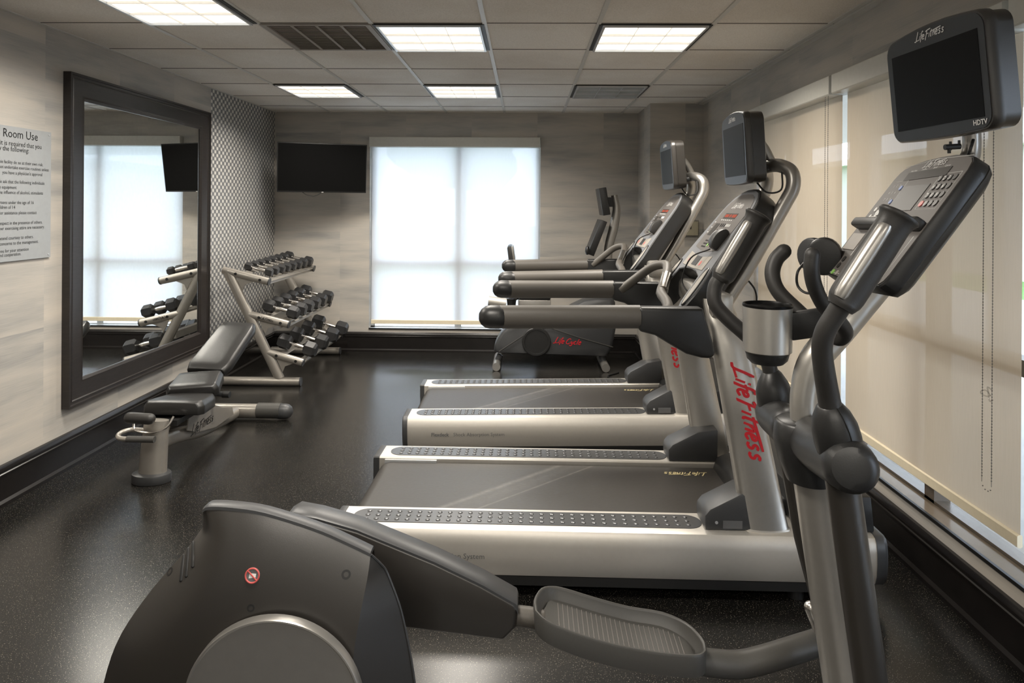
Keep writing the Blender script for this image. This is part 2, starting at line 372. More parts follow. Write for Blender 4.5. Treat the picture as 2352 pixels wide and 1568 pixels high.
def logo(words, width, fn, mt, parent, name='logo', wgt=0.0115, thick=0.0008):
    """fn(x, y, w): point on the surface for logo x in 0..width"""
    mb = MB()
    for wd in words:
        for st in _S[wd]:
            pts = [Vector((*_tr(p), 0)) for p in st]
            if len(pts) > 2: pts = catmull(pts, 3)
            K = len(pts); L = []; Rr = []
            for k in range(K):
                d = (pts[min(k + 1, K - 1)] - pts[max(k - 1, 0)]).normalized(); nn = Vector((-d.y, d.x, 0)) * wgt * (1.0 if 0 < k < K - 1 else 0.8)
                L.append(pts[k] + nn); Rr.append(pts[k] - nn)
            vs_ = []
            for k in range(K):
                for q in (L[k], Rr[k]): vs_.append(fn(q.x * width, q.y * width, thick))
            mb.add(vs_, [(2 * k, 2 * k + 1, 2 * k + 3, 2 * k + 2) for k in range(K - 1)])
    return mb.build(name, mt, parent)

# ------------------------------------------------------------------ room
XL, XR, YF, YB = -2.65, 1.67, 7.15, -1.6
WT = 0.22
W1 = (-1.64, 0.155, 0.235, 2.245)       # far window x0,x1,z0,z1
RW = (0.35, 5.02, 0.265, 2.245)         # right window band y0,y1,z0,z1
MB().span(XL - .3, XR + .3, YB - .3, YF + .3, -0.12, 0).build('floor', 'floor_rubber', struct=True)
MB().span(XL - .3, XR + .3, YB - .3, YF + .3, CEIL, CEIL + .1).build('ceiling', 'ceiling_tile', struct=True)
MB().span(XL - WT, XL, YB, 5.69, 0, CEIL).build('wall_left', 'wallpaper', struct=True)
MB().span(XL - WT, XL, 5.69, YF, 0, CEIL).build('wall_left_corner', 'diamond_wallpaper', struct=True)
mb = MB(); mb.span(XL - WT, W1[0], YF, YF + WT, 0, CEIL); mb.span(W1[1], XR + WT, YF, YF + WT, 0, CEIL)
mb.span(W1[0], W1[1], YF, YF + WT, 0, W1[2]); mb.span(W1[0], W1[1], YF, YF + WT, W1[3], CEIL); mb.build('wall_far', 'wallpaper', struct=True)
mb = MB(); mb.span(XR, XR + WT, RW[1], YF, 0, CEIL); mb.span(XR, XR + WT, YB, RW[0], 0, CEIL)
mb.span(XR, XR + WT, RW[0], RW[1], 0, RW[2]); mb.span(XR, XR + WT, RW[0], RW[1], RW[3], CEIL); mb.build('wall_right', 'wallpaper', struct=True)
MB().span(XL - WT, XR + WT, YB - WT, YB, 0, CEIL).build('wall_near', 'white_trim', struct=True)  # unseen wall behind the camera, made white to bounce more light
MB().span(1.17, XR, 6.46, YF, 0, CEIL).build('wall_pier', 'wallpaper', struct=True)
# baseboards
def board(name, p0, p1, inward):
    p0, p1, n = Vector((*p0, 0)), Vector((*p1, 0)), Vector((*inward, 0))
    prof = [(0, 0), (.032, 0), (.032, .018), (.024, .026), (.020, .03), (.020, .150), (.026, .156), (.026, .162), (.021, .166), (.024, .176), (.024, .182), (.012, .200), (0, .203)]
    MB().loft([[p + n * a + V(0, 0, z_) for a, z_ in prof] for p in (p0, p1)]).build(name, 'skirting_black', struct=True)
board('baseboard_left', (XL, YB), (XL, YF), (1, 0)); board('baseboard_far', (XL, YF), (1.17, YF), (0, -1))
board('baseboard_pier_side', (1.17, YF), (1.17, 6.44), (-1, 0)); board('baseboard_pier', (1.14, 6.46), (XR, 6.46), (0, -1)); board('baseboard_right', (XR, YB), (XR, 6.46), (-1, 0))
# ceiling grid
mb = MB()
for x in GX[1:] + [1.655]:
    if x < XL: continue
    mb.span(x - .012, x + .012, YB, YF, CEIL - .006, CEIL + .001)
mb.span(XL, XL + .02, YB, YF, CEIL - .005, CEIL + .001)
mb.span(1.625, XR, YB, 6.46, CEIL - .012, CEIL + .001)
mb.build('trim_1', 'grid_metal', struct=True)
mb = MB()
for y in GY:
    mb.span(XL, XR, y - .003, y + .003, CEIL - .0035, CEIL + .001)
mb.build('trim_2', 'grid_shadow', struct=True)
# fixtures
def fixture(x, y, on, label):
    t_ = thing('ceiling_light', (x, y, CEIL - .03), label, 'ceiling light', 'square ceiling lights')
    sq = lambda a, b_, z_: [V(x - a, y - b_, z_), V(x + a, y - b_, z_), V(x + a, y + b_, z_), V(x - a, y + b_, z_)]
    MB().loft([sq(.302, .2985, CEIL - .001), sq(.302, .2985, CEIL - .010), sq(.280, .292, CEIL - .010), sq(.280, .292, CEIL - .001)], closed=True).build('shadow_gap', 'black_rubber', t_)
    mb = MB()
    for s in (-1, 1):
        mb.span(x + s * .275 - .006, x + s * .275 + .006, y - .296, y + .296, CEIL - .020, CEIL - .002)
        mb.span(x - .27, x + .27, y + s * .29 - .006, y + s * .29 + .006, CEIL - .020, CEIL - .002)
    mb.build('frame', 'alu', t_)
    # curved diffuser cells
    mb = MB(); nx, ny = 24, 24; vs_ = []
    for j in range(ny + 1):
        for i in range(nx + 1):
            u = i / nx; v_ = j / ny
            dz = 0.008 * abs(math.cos(v_ * 3 * PI)) * (0.5 + 0.5 * abs(math.sin(u * 3 * PI)))
            vs_.append(V(x - .268 + .536 * u, y - .284 + .568 * v_, CEIL - .012 + dz * .9))
    mb.add(vs_, [(j * (nx + 1) + i, j * (nx + 1) + i + 1, (j + 1) * (nx + 1) + i + 1, (j + 1) * (nx + 1) + i) for j in range(ny) for i in range(nx)])
    mb.build('diffuser', 'lens_lit' if on else 'lens_off', t_)
    mb = MB()
    for k in (-1, 1):
        mb.span(x + k * .0893 - .0012, x + k * .0893 + .0012, y - .284, y + .284, CEIL - .019, CEIL - .004)
        mb.span(x - .268, x + .268, y + k * .0947 - .002, y + k * .0947 + .002, CEIL - .019, CEIL - .004)
    mb.build('louvre', 'lens_blade' if on else 'alu', t_)
fixture(-0.53, 3.95, True, 'lit square ceiling light beside the air vent, nearer of the two middle ones')
fixture(0.69, 3.95, True, 'brightest lit square ceiling light nearest the right windows')
fixture(-1.75, 5.78, True, 'small lit ceiling light nearest the far left corner')
fixture(-0.53, 5.78, True, 'lit ceiling light in the far row, between the left one and the dark one')
fixture(0.69, 5.78, False, 'unlit grey ceiling light in the far row on the right')
fixture(-1.75, 3.34, True, 'large lit ceiling light cut by the top edge above the mirror')
for (x, y), w_ in zip(LIT[5:], ('above the open floor left of the elliptical', 'behind the camera on the left', 'behind the camera on the right')): fixture(x, y, True, 'added unseen ceiling light, ' + w_)  # guessed fixtures outside the view, added for the light they give
# vent
cx, cy = -1.14, 3.95
t_ = thing('ceiling_vent', (cx, cy, CEIL - .02), 'grey slatted air vent in the ceiling between two lights', 'air vent')
mb = MB()
for s in (-1, 1):
    mb.span(cx + s * .285 - .015, cx + s * .285 + .015, cy - .3, cy + .3, CEIL - .012, CEIL - .001)
    mb.span(cx - .27, cx + .27, cy + s * .29 - .01, cy + s * .29 + .01, CEIL - .012, CEIL - .001)
for k in (-1, 0, 1): mb.span(cx + k * .135 - .008, cx + k * .135 + .008, cy - .28, cy + .28, CEIL - .011, CEIL - .004)
mb.build('frame', 'vent_metal', t_)
mb = MB()
for k in range(26):
    y = cy - .27 + k * .0216; mb.box((cx, y, CEIL - .006), (.53, .014, .0015), Matrix.Rotation(math.radians(25), 3, 'X'))
mb.build('slats', 'vent_blade', t_)

# ------------------------------------------------------------------ windows and blinds
def win(name, horizontal, a0, a1, z0, z1, posts, rail, plane, depth):
    fh = .018
    """frame with posts, rail and one pane"""
    def sp(mb, u0, u1, z0_, z1_, d0, d1):
        if horizontal: mb.span(u0, u1, plane + d0, plane + d1, z0_, z1_)
        else: mb.span(plane + d0, plane + d1, u0, u1, z0_, z1_)
    root = bpy.data.objects.new(name, None); C.objects.link(root); root['kind'] = 'structure'; ORG[root.name] = Vector()
    mb = MB(); e = .045
    sp(mb, a0, a1, z0, z0 + fh, depth, depth + .06); sp(mb, a0, a1, z1 - e, z1, depth, depth + .06)
    sp(mb, a0, a0 + e, z0, z1, depth, depth + .06); sp(mb, a1 - e, a1, z0, z1, depth, depth + .06)
    for p in posts: sp(mb, p - .035, p + .035, z0, z1, depth, depth + .07)
    sp(mb, a0, a1, rail - .03, rail + .03, depth, depth + .07)
    mb.build('window_frame', 'alu' if horizontal else 'alu_dark', root)
    mb = MB(); sp(mb, a0, a1, z0, z1, depth + .028, depth + .034); mb.build('pane', 'window_glass', root)
    mb = MB(); sp(mb, a0, a1, z0 + .0005, z0 + .006, .0, depth - .001); mb.build('window_sill', 'alu' if horizontal else 'sill_bronze', root)
    mb = MB(); sp(mb, a0, a1, z0 - .004, z0 + .010, -.010, .002); mb.build('sill_edge', 'black_rubber', root)
    return root
win('window_1', True, W1[0], W1[1], W1[2], W1[3], [-.71], .93, YF, .085)
win('window_2', False, RW[0], RW[1], RW[2], RW[3], [1.55, 2.99, 3.70, 4.42], .97, XR, .085)
def blind(label, horizontal, a0, a1, plane, zt, zb, mt, chain=None, inset=0.03):
    mid = (a0 + a1) / 2
    root = thing('roller_blind', (mid, plane, zb) if horizontal else (plane, mid, zb), label, 'blind', 'roller blinds')
    def P(a, d, z_): return V(a, plane + d, z_) if horizontal else V(plane + d, a, z_)
    g = .012
    mb = MB(); K = 24; vs_ = []
    for i in range(K + 1):
        a = a0 + g + (a1 - a0 - 2 * g) * i / K
        for j in range(13):
            z_ = zb + (zt - .09 - zb) * j / 12
            vs_.append(P(a, inset + .002 * math.sin(a * 6), z_))
    mb.add(vs_, [(i * 13 + j, i * 13 + j + 1, (i + 1) * 13 + j + 1, (i + 1) * 13 + j) for i in range(K) for j in range(12)])
    mb.build('shade_fabric', mt, root)
    mb = MB(); h_ = .036
    prof = [(-.009, 0), (-.009, h_), (-.004, h_ + .004), (.006, h_ + .004), (.009, h_), (.009, 0), (.004, -.004), (-.004, -.004)]
    mb.loft([[P(a, inset + d, zb + z_) for d, z_ in prof] for a in (a0 + g, a1 - g)]); mb.build('hem_bar', 'hem', root)
    mb = MB(); prof = [(-.045, 0), (-.05, .005), (-.05, .098), (-.045, .103), (.05, .103), (.05, 0)]
    mb.loft([[P(a, d, zt - .105 + z_) for d, z_ in prof] for a in (a0 + .001, a1 - .001)]); mb.build('cassette', 'cassette', root)
    if chain:
        a, zbot, sep = chain; mb = MB(); pts = []
        L = zt - .1 - zbot; n = int(L / .0105)
        for k in range(n): pts.append((a, zt - .1 - k * .0105))
        for k in range(1, 5): pts.append((a + sep / 2 - sep / 2 * math.cos(k * PI / 5), zbot - sep / 2 * math.sin(k * PI / 5) * .9))
        for k in range(n): pts.append((a + sep, zt - .1 - k * .0105))
        for u, z_ in pts: mb.ball(P(u, -.035, z_), .0027, 6)
        mb.tube([P(a, -.035, zt - .1), P(a, -.035, zbot)], .0009, 5); mb.tube([P(a + sep, -.035, zt - .1), P(a + sep, -.035, zbot)], .0009, 5)
        mb.build('bead_chain', 'console_grey', root)
    return root
blind('wide white roller blind glowing in the far wall window', True, W1[0] + .005, W1[1] - .005, YF - .01, W1[3] + .005, .285, 'shade_white', inset=.05)
blind('beige roller blind of the right wall, farthest one behind the treadmill screens', False, 3.69, 5.02, XR, 2.245, .375, 'shade_beige', (3.73, .95, .035))
blind('beige roller blind behind the elliptical console with full bead chain', False, 2.36, 3.66, XR, 2.245, .375, 'shade_beige', (2.42, .56, .05))
blind('beige roller blind cut by the right edge of the picture', False, 1.02, 2.33, XR, 2.245, .36, 'shade_beige')
# chain tie
mb = MB(); q = at(2250, 908, 2.42); q.x = XR - .04
mb.tube([q + V(0, 0, 0), q + V(0, .02, .012), q + V(0, .045, .006), q + V(0, .05, -.006), q + V(0, .02, -.008), q], .0022, 6, 3)
mb.tube([q + V(0, -.01, .02), q + V(-.01, .0, .03), q + V(0, .012, .01), q + V(0, .005, -.02), q + V(0, -.012, -.012)], .0025, 6, 3)
tag(mb.build('chain_clip', 'clear_plastic'), 'clear plastic safety clip on the bead chain of the right blind', 'clip')

# ------------------------------------------------------------------ outside
MB().span(-40, 40, YF + .3, 60, -.25, -.2).build('ground_lawn', 'grass', struct=True)
MB().span(XR + .3, 40, -30, YF + .3, -.25, -.2).build('ground_verge', 'concrete', struct=True)
MB().span(XR + .25, 9, -8, 20, -.19, -.1).build('ground_patio', 'concrete', struct=True)
MB().span(-6, XR + .2, YF + .25, YF + 4.5, -.19, -.1).build('ground_path', 'concrete', struct=True)
def tree(x, y, s, label):
    t_ = thing('tree', (x, y, -.2), label, 'tree', 'trees across the lawn')
    MB().tube([(x, y, -.2), (x + .1, y, 1.5 * s), (x, y + .1, 3 * s)], [.22 * s, .16 * s, .1 * s], 8, 3).build('trunk', 'bark', t_)
    mb = MB(); rnd = random.Random(int(x * 10))
    for k in range(26):
        a = rnd.random() * 2 * PI; r_ = rnd.random() * 1.7 * s; zz_ = 2.2 * s + rnd.random() * 2.8 * s
        rr_ = (.5 + rnd.random() * .6) * s
        mb.ball((x + r_ * math.cos(a), y + r_ * math.sin(a), zz_), (rr_, rr_, rr_ * .75), 10)
    mb.build('crown', 'foliage', t_)
for i, (x, y, s) in enumerate([(-13, 30, 1.3), (-3, 31, 1.4), (8, 30, 1.35)]):
    tree(x, y, s, ('leftmost', 'middle', 'rightmost')[i] + ' of three trees across the lawn, veiled by the far window blind')
for yy, w_ in ((13.0, 'farthest'), (10.1, 'middle'), (7.3, 'nearest')):
    tag(MB().span(4.95, 5.15, yy - .12, yy + .12, -.1, 2.62).build('porch_post', 'post_white', bevel=.01), w_ + ' pale porch post seen faintly through the beige right blinds', 'post', 'porch posts')
bd = thing('building', (13, 20, -.2), 'low beige building beyond the porch, faint through the right blinds', 'building')
MB().span(12, 15, 2, 48, -.2, 3.1).build('wall', 'porch', bd); MB().span(11.6, 15.4, 1.6, 48.4, 3.1, 3.3).build('roof_edge', 'post_white', bd)
for k in range(6): MB().span(11.97, 12.02, 6 + k * 7, 8.4 + k * 7, .8, 2.2).build('window', 'lcd', bd)
MB().span(XR + .24, 5.3, -5, 15, 2.62, 2.8).build('porch_roof', 'porch', struct=True)
mb = MB(); mb.cyl((3.0, 2.95, .62), (3.0, 2.95, .65), .38, 32); tb = thing('patio_table', (3.0, 2.95, -.1), 'round table outside, faint through the blind beside the chain', 'table')
mb.build('table_top', 'alu', tb)
for k in range(3):
    a = k * 2.1; MB().tube([(3.0 + .25 * math.cos(a), 2.95 + .25 * math.sin(a), -.1), (3.0 + .08 * math.cos(a), 2.95 + .08 * math.sin(a), .62)], .015, 8).build('leg', 'alu', tb)

# ------------------------------------------------------------------ mirror, sign, tv, thermostat
y0, y1, z0, z1 = 3.855, 5.60, .352, 2.287; fw = .150
root = thing('wall_mirror', (XL, (y0 + y1) / 2, z0), 'tall framed mirror on the left wall reflecting the far window', 'mirror')
mb = MB(); prof = [(0, 0), (0.045, 0), (0.045, .012), (.036, .016), (.036, .03), (.040, .034), (.034, .04), (.030, .12), (.034, .135), (.022, .15), (.0, .15)]
def rr_(inset, h_): return [V(XL + h_, y0 + inset, z0 + inset), V(XL + h_, y1 - inset, z0 + inset), V(XL + h_, y1 - inset, z1 - inset), V(XL + h_, y0 + inset, z1 - inset)]
mb.loft([rr_(i_, h_ + .001) for h_, i_ in prof], cap=False); mb.build('mirror_frame', 'frame_wood', root, ang=25)
MB().span(XL + .004, XL + .018, y0 + .14, y1 - .14, z0 + .14, z1 - .14).build('mirror_pane', 'mirror_glass', root)
# sign
ys1 = 3.745; zs0, zs1 = 1.232, 1.925; wsg = .62
root = thing('wall_sign', (XL, ys1 - wsg / 2, zs0), 'grey rules sign with black text cut by the left edge', 'sign')
MB().span(XL + .004, XL + .010, ys1 - wsg, ys1, zs0, zs1).build('sign_panel', 'sign_board', root)
fs = frame((XL + .0103, 0, 0), (0, 1, 0), (0, 0, 1))
mb = MB()
for yy in (ys1 - .018, ys1 - wsg + .018):
    for zz_ in (zs0 + .018, zs1 - .018): mb.cyl((XL + .01, yy, zz_), (XL + .013, yy, zz_), .004, 10)
mb.build('screw', 'alu', root)
lines = [('Fitness Room Use', 66, 312, .062), ('For your safety it is required that you', 75, 334, .036), ('read and follow the following:', 45, 343, .036),
 ('Guests using this facility do so at their own risk.', 79, 375, .0245), ('Do not undertake exercise routines unless', 92, 387, .0245), ('you have a physician\'s approval', 77, 398, .0245),
 ('We ask that the following individuals', 82, 418, .0245), ('not use the equipment:', 17, 428, .0245), ('Those under the influence of alcohol, stimulants', 79, 441, .0245),
 ('Persons under the age of 16', 57, 463, .0245), ('Children of 14', 13, 474, .0245), ('For assistance please contact', 64, 486, .0245),
 ('Show respect in the presence of others.', 78, 508, .0245), ('Proper exercising attire are necessary.', 83, 519, .0245),
 ('Extend courtesy to others.', 57, 542, .0245), ('Report concerns to the management.', 69, 553, .0245), ('Thank you for your attention', 46, 571, .0245), ('and cooperation.', 28, 582, .0245)]
for s_, xe, yc, sz in lines:
    D = (-XL) * FPX / (1207 - xe); zc = EYE - (yc + 3 - 467) * D / FPX
    f2 = (lambda D_, zc_: (lambda u, v_, w_=0: fs(D_ + u, zc_ + v_, w_)))(D, zc - sz * .25)
    text(s_, sz, f2, 'print_black', root, 'sign_text', 'RIGHT', xs=.93)
# wall tv
pL, pR = V(-2.405, 6.55, 0), V(-1.61, 6.86, 0)
eu = (pR - pL).normalized(); wtv = (pR - pL).length; fr = frame((pL.x, pL.y, 1.655), eu, (0.05, -.12, 1))
root = thing('television', ((pL.x + pR.x) / 2, (pL.y + pR.y) / 2, 1.65), 'black flat television angled out from the far left corner', 'television')
mb = MB(); htv = .485
mb.loft([[fr(u, v_, w_) for u, v_ in ((0, 0), (wtv, 0), (wtv, htv), (0, htv))] for w_ in (-.03, .0)]); mb.build('casing', 'black_rubber', root, .004)
mb = MB(); e = .009; mb.loft([[fr(u, v_, w_) for u, v_ in ((e, e + .006), (wtv - e, e + .006), (wtv - e, htv - e), (e, htv - e))] for w_ in (-.004, .0012)]); mb.build('screen', 'screen_black', root)
mb = MB(); q = fr(wtv * .45, htv * .5, -.085); mb.box(q, (.12, .05, .2)); mb.tube([q, fr(wtv * .45, htv * .5, -.028)], .03, 10); mb.tube([q, q + V(-.1, .12, 0), V(q.x - .05, YF - .02, q.z)], .02, 8); mb.box((q.x - .05, YF - .012, q.z), (.12, .022, .25)); mb.build('wall_bracket', 'black_rubber', root)
mb = MB(); mb.tube([fr(wtv * .28, .0, -.012), fr(wtv * .34, -.03, -.01), fr(wtv * .42, -.035, -.01), fr(wtv * .49, -.004, -.01)], .003, 6, 4); mb.build('cable', 'black_rubber', root)
mb = MB(); mb.box(fr(wtv * .5, .004, .001), (.02, .004, .004)); mb.build('emblem', 'print_white', root)
# thermostat on the pier
root = thing('thermostat', (1.45, 6.45, 1.25), 'cream thermostat in a clear box low on the wall behind the treadmills', 'thermostat')
q0 = at(1545, 545, 6.44); q1 = at(1603, 505, 6.44)
MB().span(q0.x, q1.x, 6.40, 6.458, q0.z, q1.z).build('cover', 'clear_plastic', root, .004)
MB().span(q0.x + .06, q1.x, 6.425, 6.455, q0.z + .02, q1.z - .015).build('body', 'thermo', root, .003)
MB().span(q0.x + .09, q0.x + .17, 6.420, 6.426, q0.z + .08, q1.z - .035).build('display', 'lcd', root)
# right wall socket and cord
root = thing('wall_socket', (XR - .03, 1.95, .12), 'dark wall socket low in the baseboard at the right edge', 'socket')
q = at(2320, 1420, 1.0); yk = 2.18
MB().span(XR - .030, XR - .018, yk - .07, yk + .09, .045, .145).build('plate', 'skirting_black', root, .004)
root = thing('power_cord', (XR - .05, 2.12, .08), 'black power cord with plug in the right baseboard socket', 'cord')
mb = MB(); mb.tube([(XR - .028, 2.12, .10), (XR - .05, 2.12, .10)], .022, 16, round_=True); mb.tube([(XR - .05, 2.12, .10), (XR - .07, 2.135, .09)], .009, 10); mb.build('plug', 'dark_plastic', root)
MB().tube([(XR - .065, 2.13, .092), (XR - .09, 2.16, .075), (XR - .10, 2.13, .03), (XR - .08, 2.05, .006), (XR - .075, 1.9, .005), (XR - .12, 1.6, .005)], .0035, 8, 6).build('cable', 'grey_plastic', root)

# ------------------------------------------------------------------ dumbbell rack
RY0, RY1 = 5.74, 6.97
rk = thing('dumbbell_rack', (-2.2, 6.36, 0), 'silver three tier dumbbell rack against the patterned wall', 'rack')
tiers = [((-2.56, .975), (-2.17, .880)), ((-2.345, .605), (-2.0, .520)), ((-2.185, .285), (-1.875, .200))]
for yy in (RY0, RY1):
    mb = MB(); mb.tube([(-2.60, yy, .038), (-1.895, yy, .038)], .036, 16); mb.build('foot_tube', 'rack_paint', rk, 0)
    MB().cyl((-1.897, yy, .038), (-1.888, yy, .038), .037, 16).build('end_cap', 'grey_plastic', rk)
    MB().tube([(-2.07, yy, .06), (-2.52, yy, .96)], [(.028, .042)] * 2, 16, ref=(0, 1, 0)).build('upright', 'rack_paint', rk)
    for (a, b_) in tiers:
        A = V(a[0], yy, a[1]); B = V(b_[0], yy, b_[1]); d = (B - A).normalized(); n_ = V(-d.z, 0, d.x)
        arm = MB().tube([A, B], [(.028, .032)] * 2, 16, ref=(0, 1, 0)).build('shelf_arm', 'rack_paint', rk)
        s = -1 if yy == RY0 else 1
        for k in (.3, .83):
            q = A.lerp(B, k); MB().cyl(q + V(0, s * .027, 0), q + V(0, s * .031, 0), .012, 14).build('bolt', 'black_rubber', arm)
        q = A.lerp(B, .35)
        MB().prism([(q.x - .02, q.z - .03), (q.x + .13, q.z - .062), (q.x + .05, q.z - .09), (q.x + .03, q.z - .14)], lambda u, v_, w_: V(u, yy + w_, v_), -.004, .004).build('gusset', 'rack_paint', arm)
        e_ = MB().cyl(B, B + d * .008, .033, 16).build('end_cap', 'grey_plastic', arm)
for (a, b_) in tiers:
    A = V(a[0], 0, a[1]); B = V(b_[0], 0, b_[1]); d = (B - A).normalized(); up = V(-d.z, 0, d.x)
    mb = MB()
    for k in (.36, .93):
        q = A.lerp(B, k) - up * .0
        mb.tube([q + V(0, RY0, 0), q + V(0, RY1, 0)], [(.006, .03)] * 2, 8, ref=up)
    q = A.lerp(B, .95); mb.box((q.x, (RY0 + RY1) / 2, q.z - .01), (.006, RY1 - RY0, .045))
    mb.build('tray', 'rack_paint', rk)
mb = MB(); mb.box((-2.28, (RY0 + RY1) / 2, .42), (.05, RY1 - RY0, .06)); mb.build('cross_brace', 'rack_paint', rk)
d = (V(-2.0, 0, .52) - V(-2.345, 0, .605)).normalized()
logo(['life', 'fitness'], .12, frame((-2.235, RY0 - .0295, .572), (d.x, 0, d.z), (-d.z, 0, d.x)), 'print_black', rk, wgt=.012)
def dumbbell(name, r, hl, grip, loc, R, label, group):
    o = thing(name, loc, label, 'dumbbell', group, world=False)
    o.rotation_euler = R
    for s in (-1, 1):
        mb = MB(); x0, x1 = s * grip / 2, s * (grip / 2 + hl)
        ring = lambda x, q: [V(x, q * r * math.cos(PI / 3 * k + PI / 6), q * r * math.sin(PI / 3 * k + PI / 6)) for k in range(6)]
        mb.loft([ring(x0, .80), ring(x0 + s * hl * .14, 1.0), ring(x1 - s * hl * .18, 1.0), ring(x1, .78)]); mb.build('weight_head', 'iron', o, 0, 1, 15)
    g = r * .0 + .0145
    MB().tube([(-grip / 2, 0, 0), (-grip * .3, 0, 0), (0, 0, 0), (grip * .3, 0, 0), (grip / 2, 0, 0)], [g * .85, g, g * 1.18, g, g * .85], 14).build('handle', 'chrome', o)
    return o
ords = ['nearest', 'second', 'third', 'fourth', 'fifth', 'sixth', 'seventh', 'farthest']
def tierfill(ti, n, r0, r1, tname):
    a, b_ = tiers[ti]; A = V(a[0], 0, a[1]); B = V(b_[0], 0, b_[1]); d = (B - A).normalized(); up = V(-d.z, 0, d.x)
    ang = math.atan2(-d.z, d.x)
    yy0, yy1 = RY0 + .10, RY1 - .09
    # spacing by size
    rs = [r0 + (r1 - r0) * k / (n - 1) for k in range(n)]; tot = sum(rs); y = yy0 - .03; gap = ((yy1 - yy0 + .06) - 2 * tot * .92) / (n - 1)
    for k in range(n):
        r = rs[k]; yc = y + r * .92; y += 2 * r * .92 + gap
        q = A.lerp(B, .64) + up * (.031 + r * .87); q.y = yc
        wd = 'nearest' if k == 0 else ('farthest' if k == n - 1 else ords[k])
        lb = {'nearest': 'black hex dumbbell nearest the camera on the %s tier of the rack', 'farthest': 'black hex dumbbell at the far end of the %s tier of the rack'}.get(wd, wd + ' black hex dumbbell from the near end of the %s rack tier') % tname
        o = dumbbell('dumbbell', r, r * 1.62, .125, q, (0, ang, random.uniform(-.04, .04)), lb, tname + ' tier dumbbells')
tierfill(0, 8, .037, .050, 'top'); tierfill(1, 6, .057, .063, 'middle'); tierfill(2, 4, .066, .072, 'bottom')

# ------------------------------------------------------------------ weight bench
bn = thing('weight_bench', (-2.08, 4.2, 0), 'adjustable black padded bench with silver frame beside the mirror', 'bench')
def slab(name, c0, c1, w0, w1, th, parent, mt='upholstery', xr=None, bev=.02):
    """pad between front edge centre c0 and back edge centre c1, width across"""
    c0, c1 = Vector(c0), Vector(c1); d = (c1 - c0).normalized(); sx = V(1, 0, 0); sx = (sx - d * d.dot(sx)).normalized(); up = sx.cross(d)
    mb = MB(); rings = []
    prof = [(-1, -.5), (-1, .1), (-.88, .48), (-.4, .5), (.4, .5), (.88, .48), (1, .1), (1, -.5)]
    for k in range(9):
        f = k / 8; ww = (w0 * (1 - f) + w1 * f) / 2; e_ = min(1, min(f, 1 - f) * 12 + .86)
        rings.append([c0.lerp(c1, f) + sx * (u * ww * e_) + up * (v_ * th * (1 if abs(f - .5) < .49 or v_ < 0 else .72)) for u, v_ in prof])
    mb.loft(rings); o = mb.build(name, mt, parent, .006, 2, 50)
    return o
post = MB()
post.tube([V(-2.055, 3.74, .045), V(-2.045, 3.76, .33)], [(.078, .045), (.068, .04)], 20, ref=(1, 0, 0)); post.build('front_post', 'rack_paint', bn)
mb = MB(); mb.tube([V(-2.055, 3.73, .0), V(-2.055, 3.73, .05)], [(.105, .075)] * 2, 28, ref=(1, 0, 0)); mb.build('front_foot', 'grey_plastic', bn, .006)
beam = [at(372, 1040, 3.80), at(430, 1035, 3.95), at(500, 985, 4.3), at(565, 950, 4.75)]
MB().tube([V(-2.04, 3.78, .20), V(-2.03, 3.98, .175), V(-2.035, 4.30, .105), V(-2.04, 4.78, .062)], [(.030, .045)] * 4, 14, 5, ref=(1, 0, 0)).build('main_beam', 'rack_paint', bn)
cb_ = MB().tube([V(-2.36, 4.84, .058), V(-1.72, 4.84, .058)], [(.050, .050)] * 2, 18).build('rear_foot', 'rack_paint', bn)
MB().tube([V(-1.90, 4.835, .064), V(-1.735, 4.835, .064)], .053, 18).build('foot_sleeve', 'tray_plastic', cb_)
MB().tube([V(-1.74, 4.84, .058), V(-1.705, 4.84, .058)], .054, 18, round_=True).build('end_cap', 'grey_plastic', cb_)
# side plate + logo
pl = [(3.98, .20), (4.02, .33), (4.10, .37), (4.22, .30), (4.44, .20), (4.60, .155), (4.62, .10), (4.35, .10), (4.1, .15)]
MB().prism(pl, lambda u, v_, w_: V(-1.985 + w_, u, v_), -.003, .003).build('side_plate', 'rack_paint', bn)
MB().prism(pl, lambda u, v_, w_: V(-2.09 + w_, u, v_), -.003, .003).build('side_plate', 'rack_paint', bn)
logo(['life', 'fitness'], .30, frame((-1.9815, 4.02, .155), (0, 1, 0), (0, 0, 1)), 'print_black', bn, wgt=.011)
slab('seat_pad', (-2.005, 3.84, .372), (-2.01, 4.13, .345), .36, .27, .080, bn)
slab('lower_pad', (-2.02, 4.10, .392), (-2.065, 4.33, .438), .31, .275, .075, bn)
slab('back_pad', (-2.06, 4.37, .452), (-2.03, 4.83, .675), .29, .265, .060, bn)
MB().box((-2.05, 4.52, .46), (.05, .50, .03), Matrix.Rotation(.44, 3, 'X')).build('pad_rail', 'rack_paint', bn)
MB().tube([V(-2.03, 4.30, .12), V(-2.04, 4.34, .26), V(-2.05, 4.40, .40)], [(.022, .035)] * 3, 12, 3, ref=(1, 0, 0)).build('support_strut', 'rack_paint', bn)
MB().tube([V(-1.99, 4.28, .335), V(-1.885, 4.28, .33)], .017, 14).build('adjust_knob', 'grey_plastic', bn)
MB().tube([V(-1.905, 4.28, .33), V(-1.862, 4.28, .329)], .021, 14).build('knob_tip', 'black_rubber', bn)
hb = MB().tube([V(-2.03, 3.64, .262), V(-2.12, 3.64, .262), V(-2.19, 3.65, .264), V(-2.215, 3.70, .272), V(-2.18, 3.75, .276), V(-2.08, 3.74, .276)], .013, 12, 5).build('lift_handle', 'rack_paint', bn)
MB().tube([V(-2.14, 3.64, .262), V(-1.99, 3.64, .262)], .0175, 14).build('hand_grip', 'tray_plastic', hb)
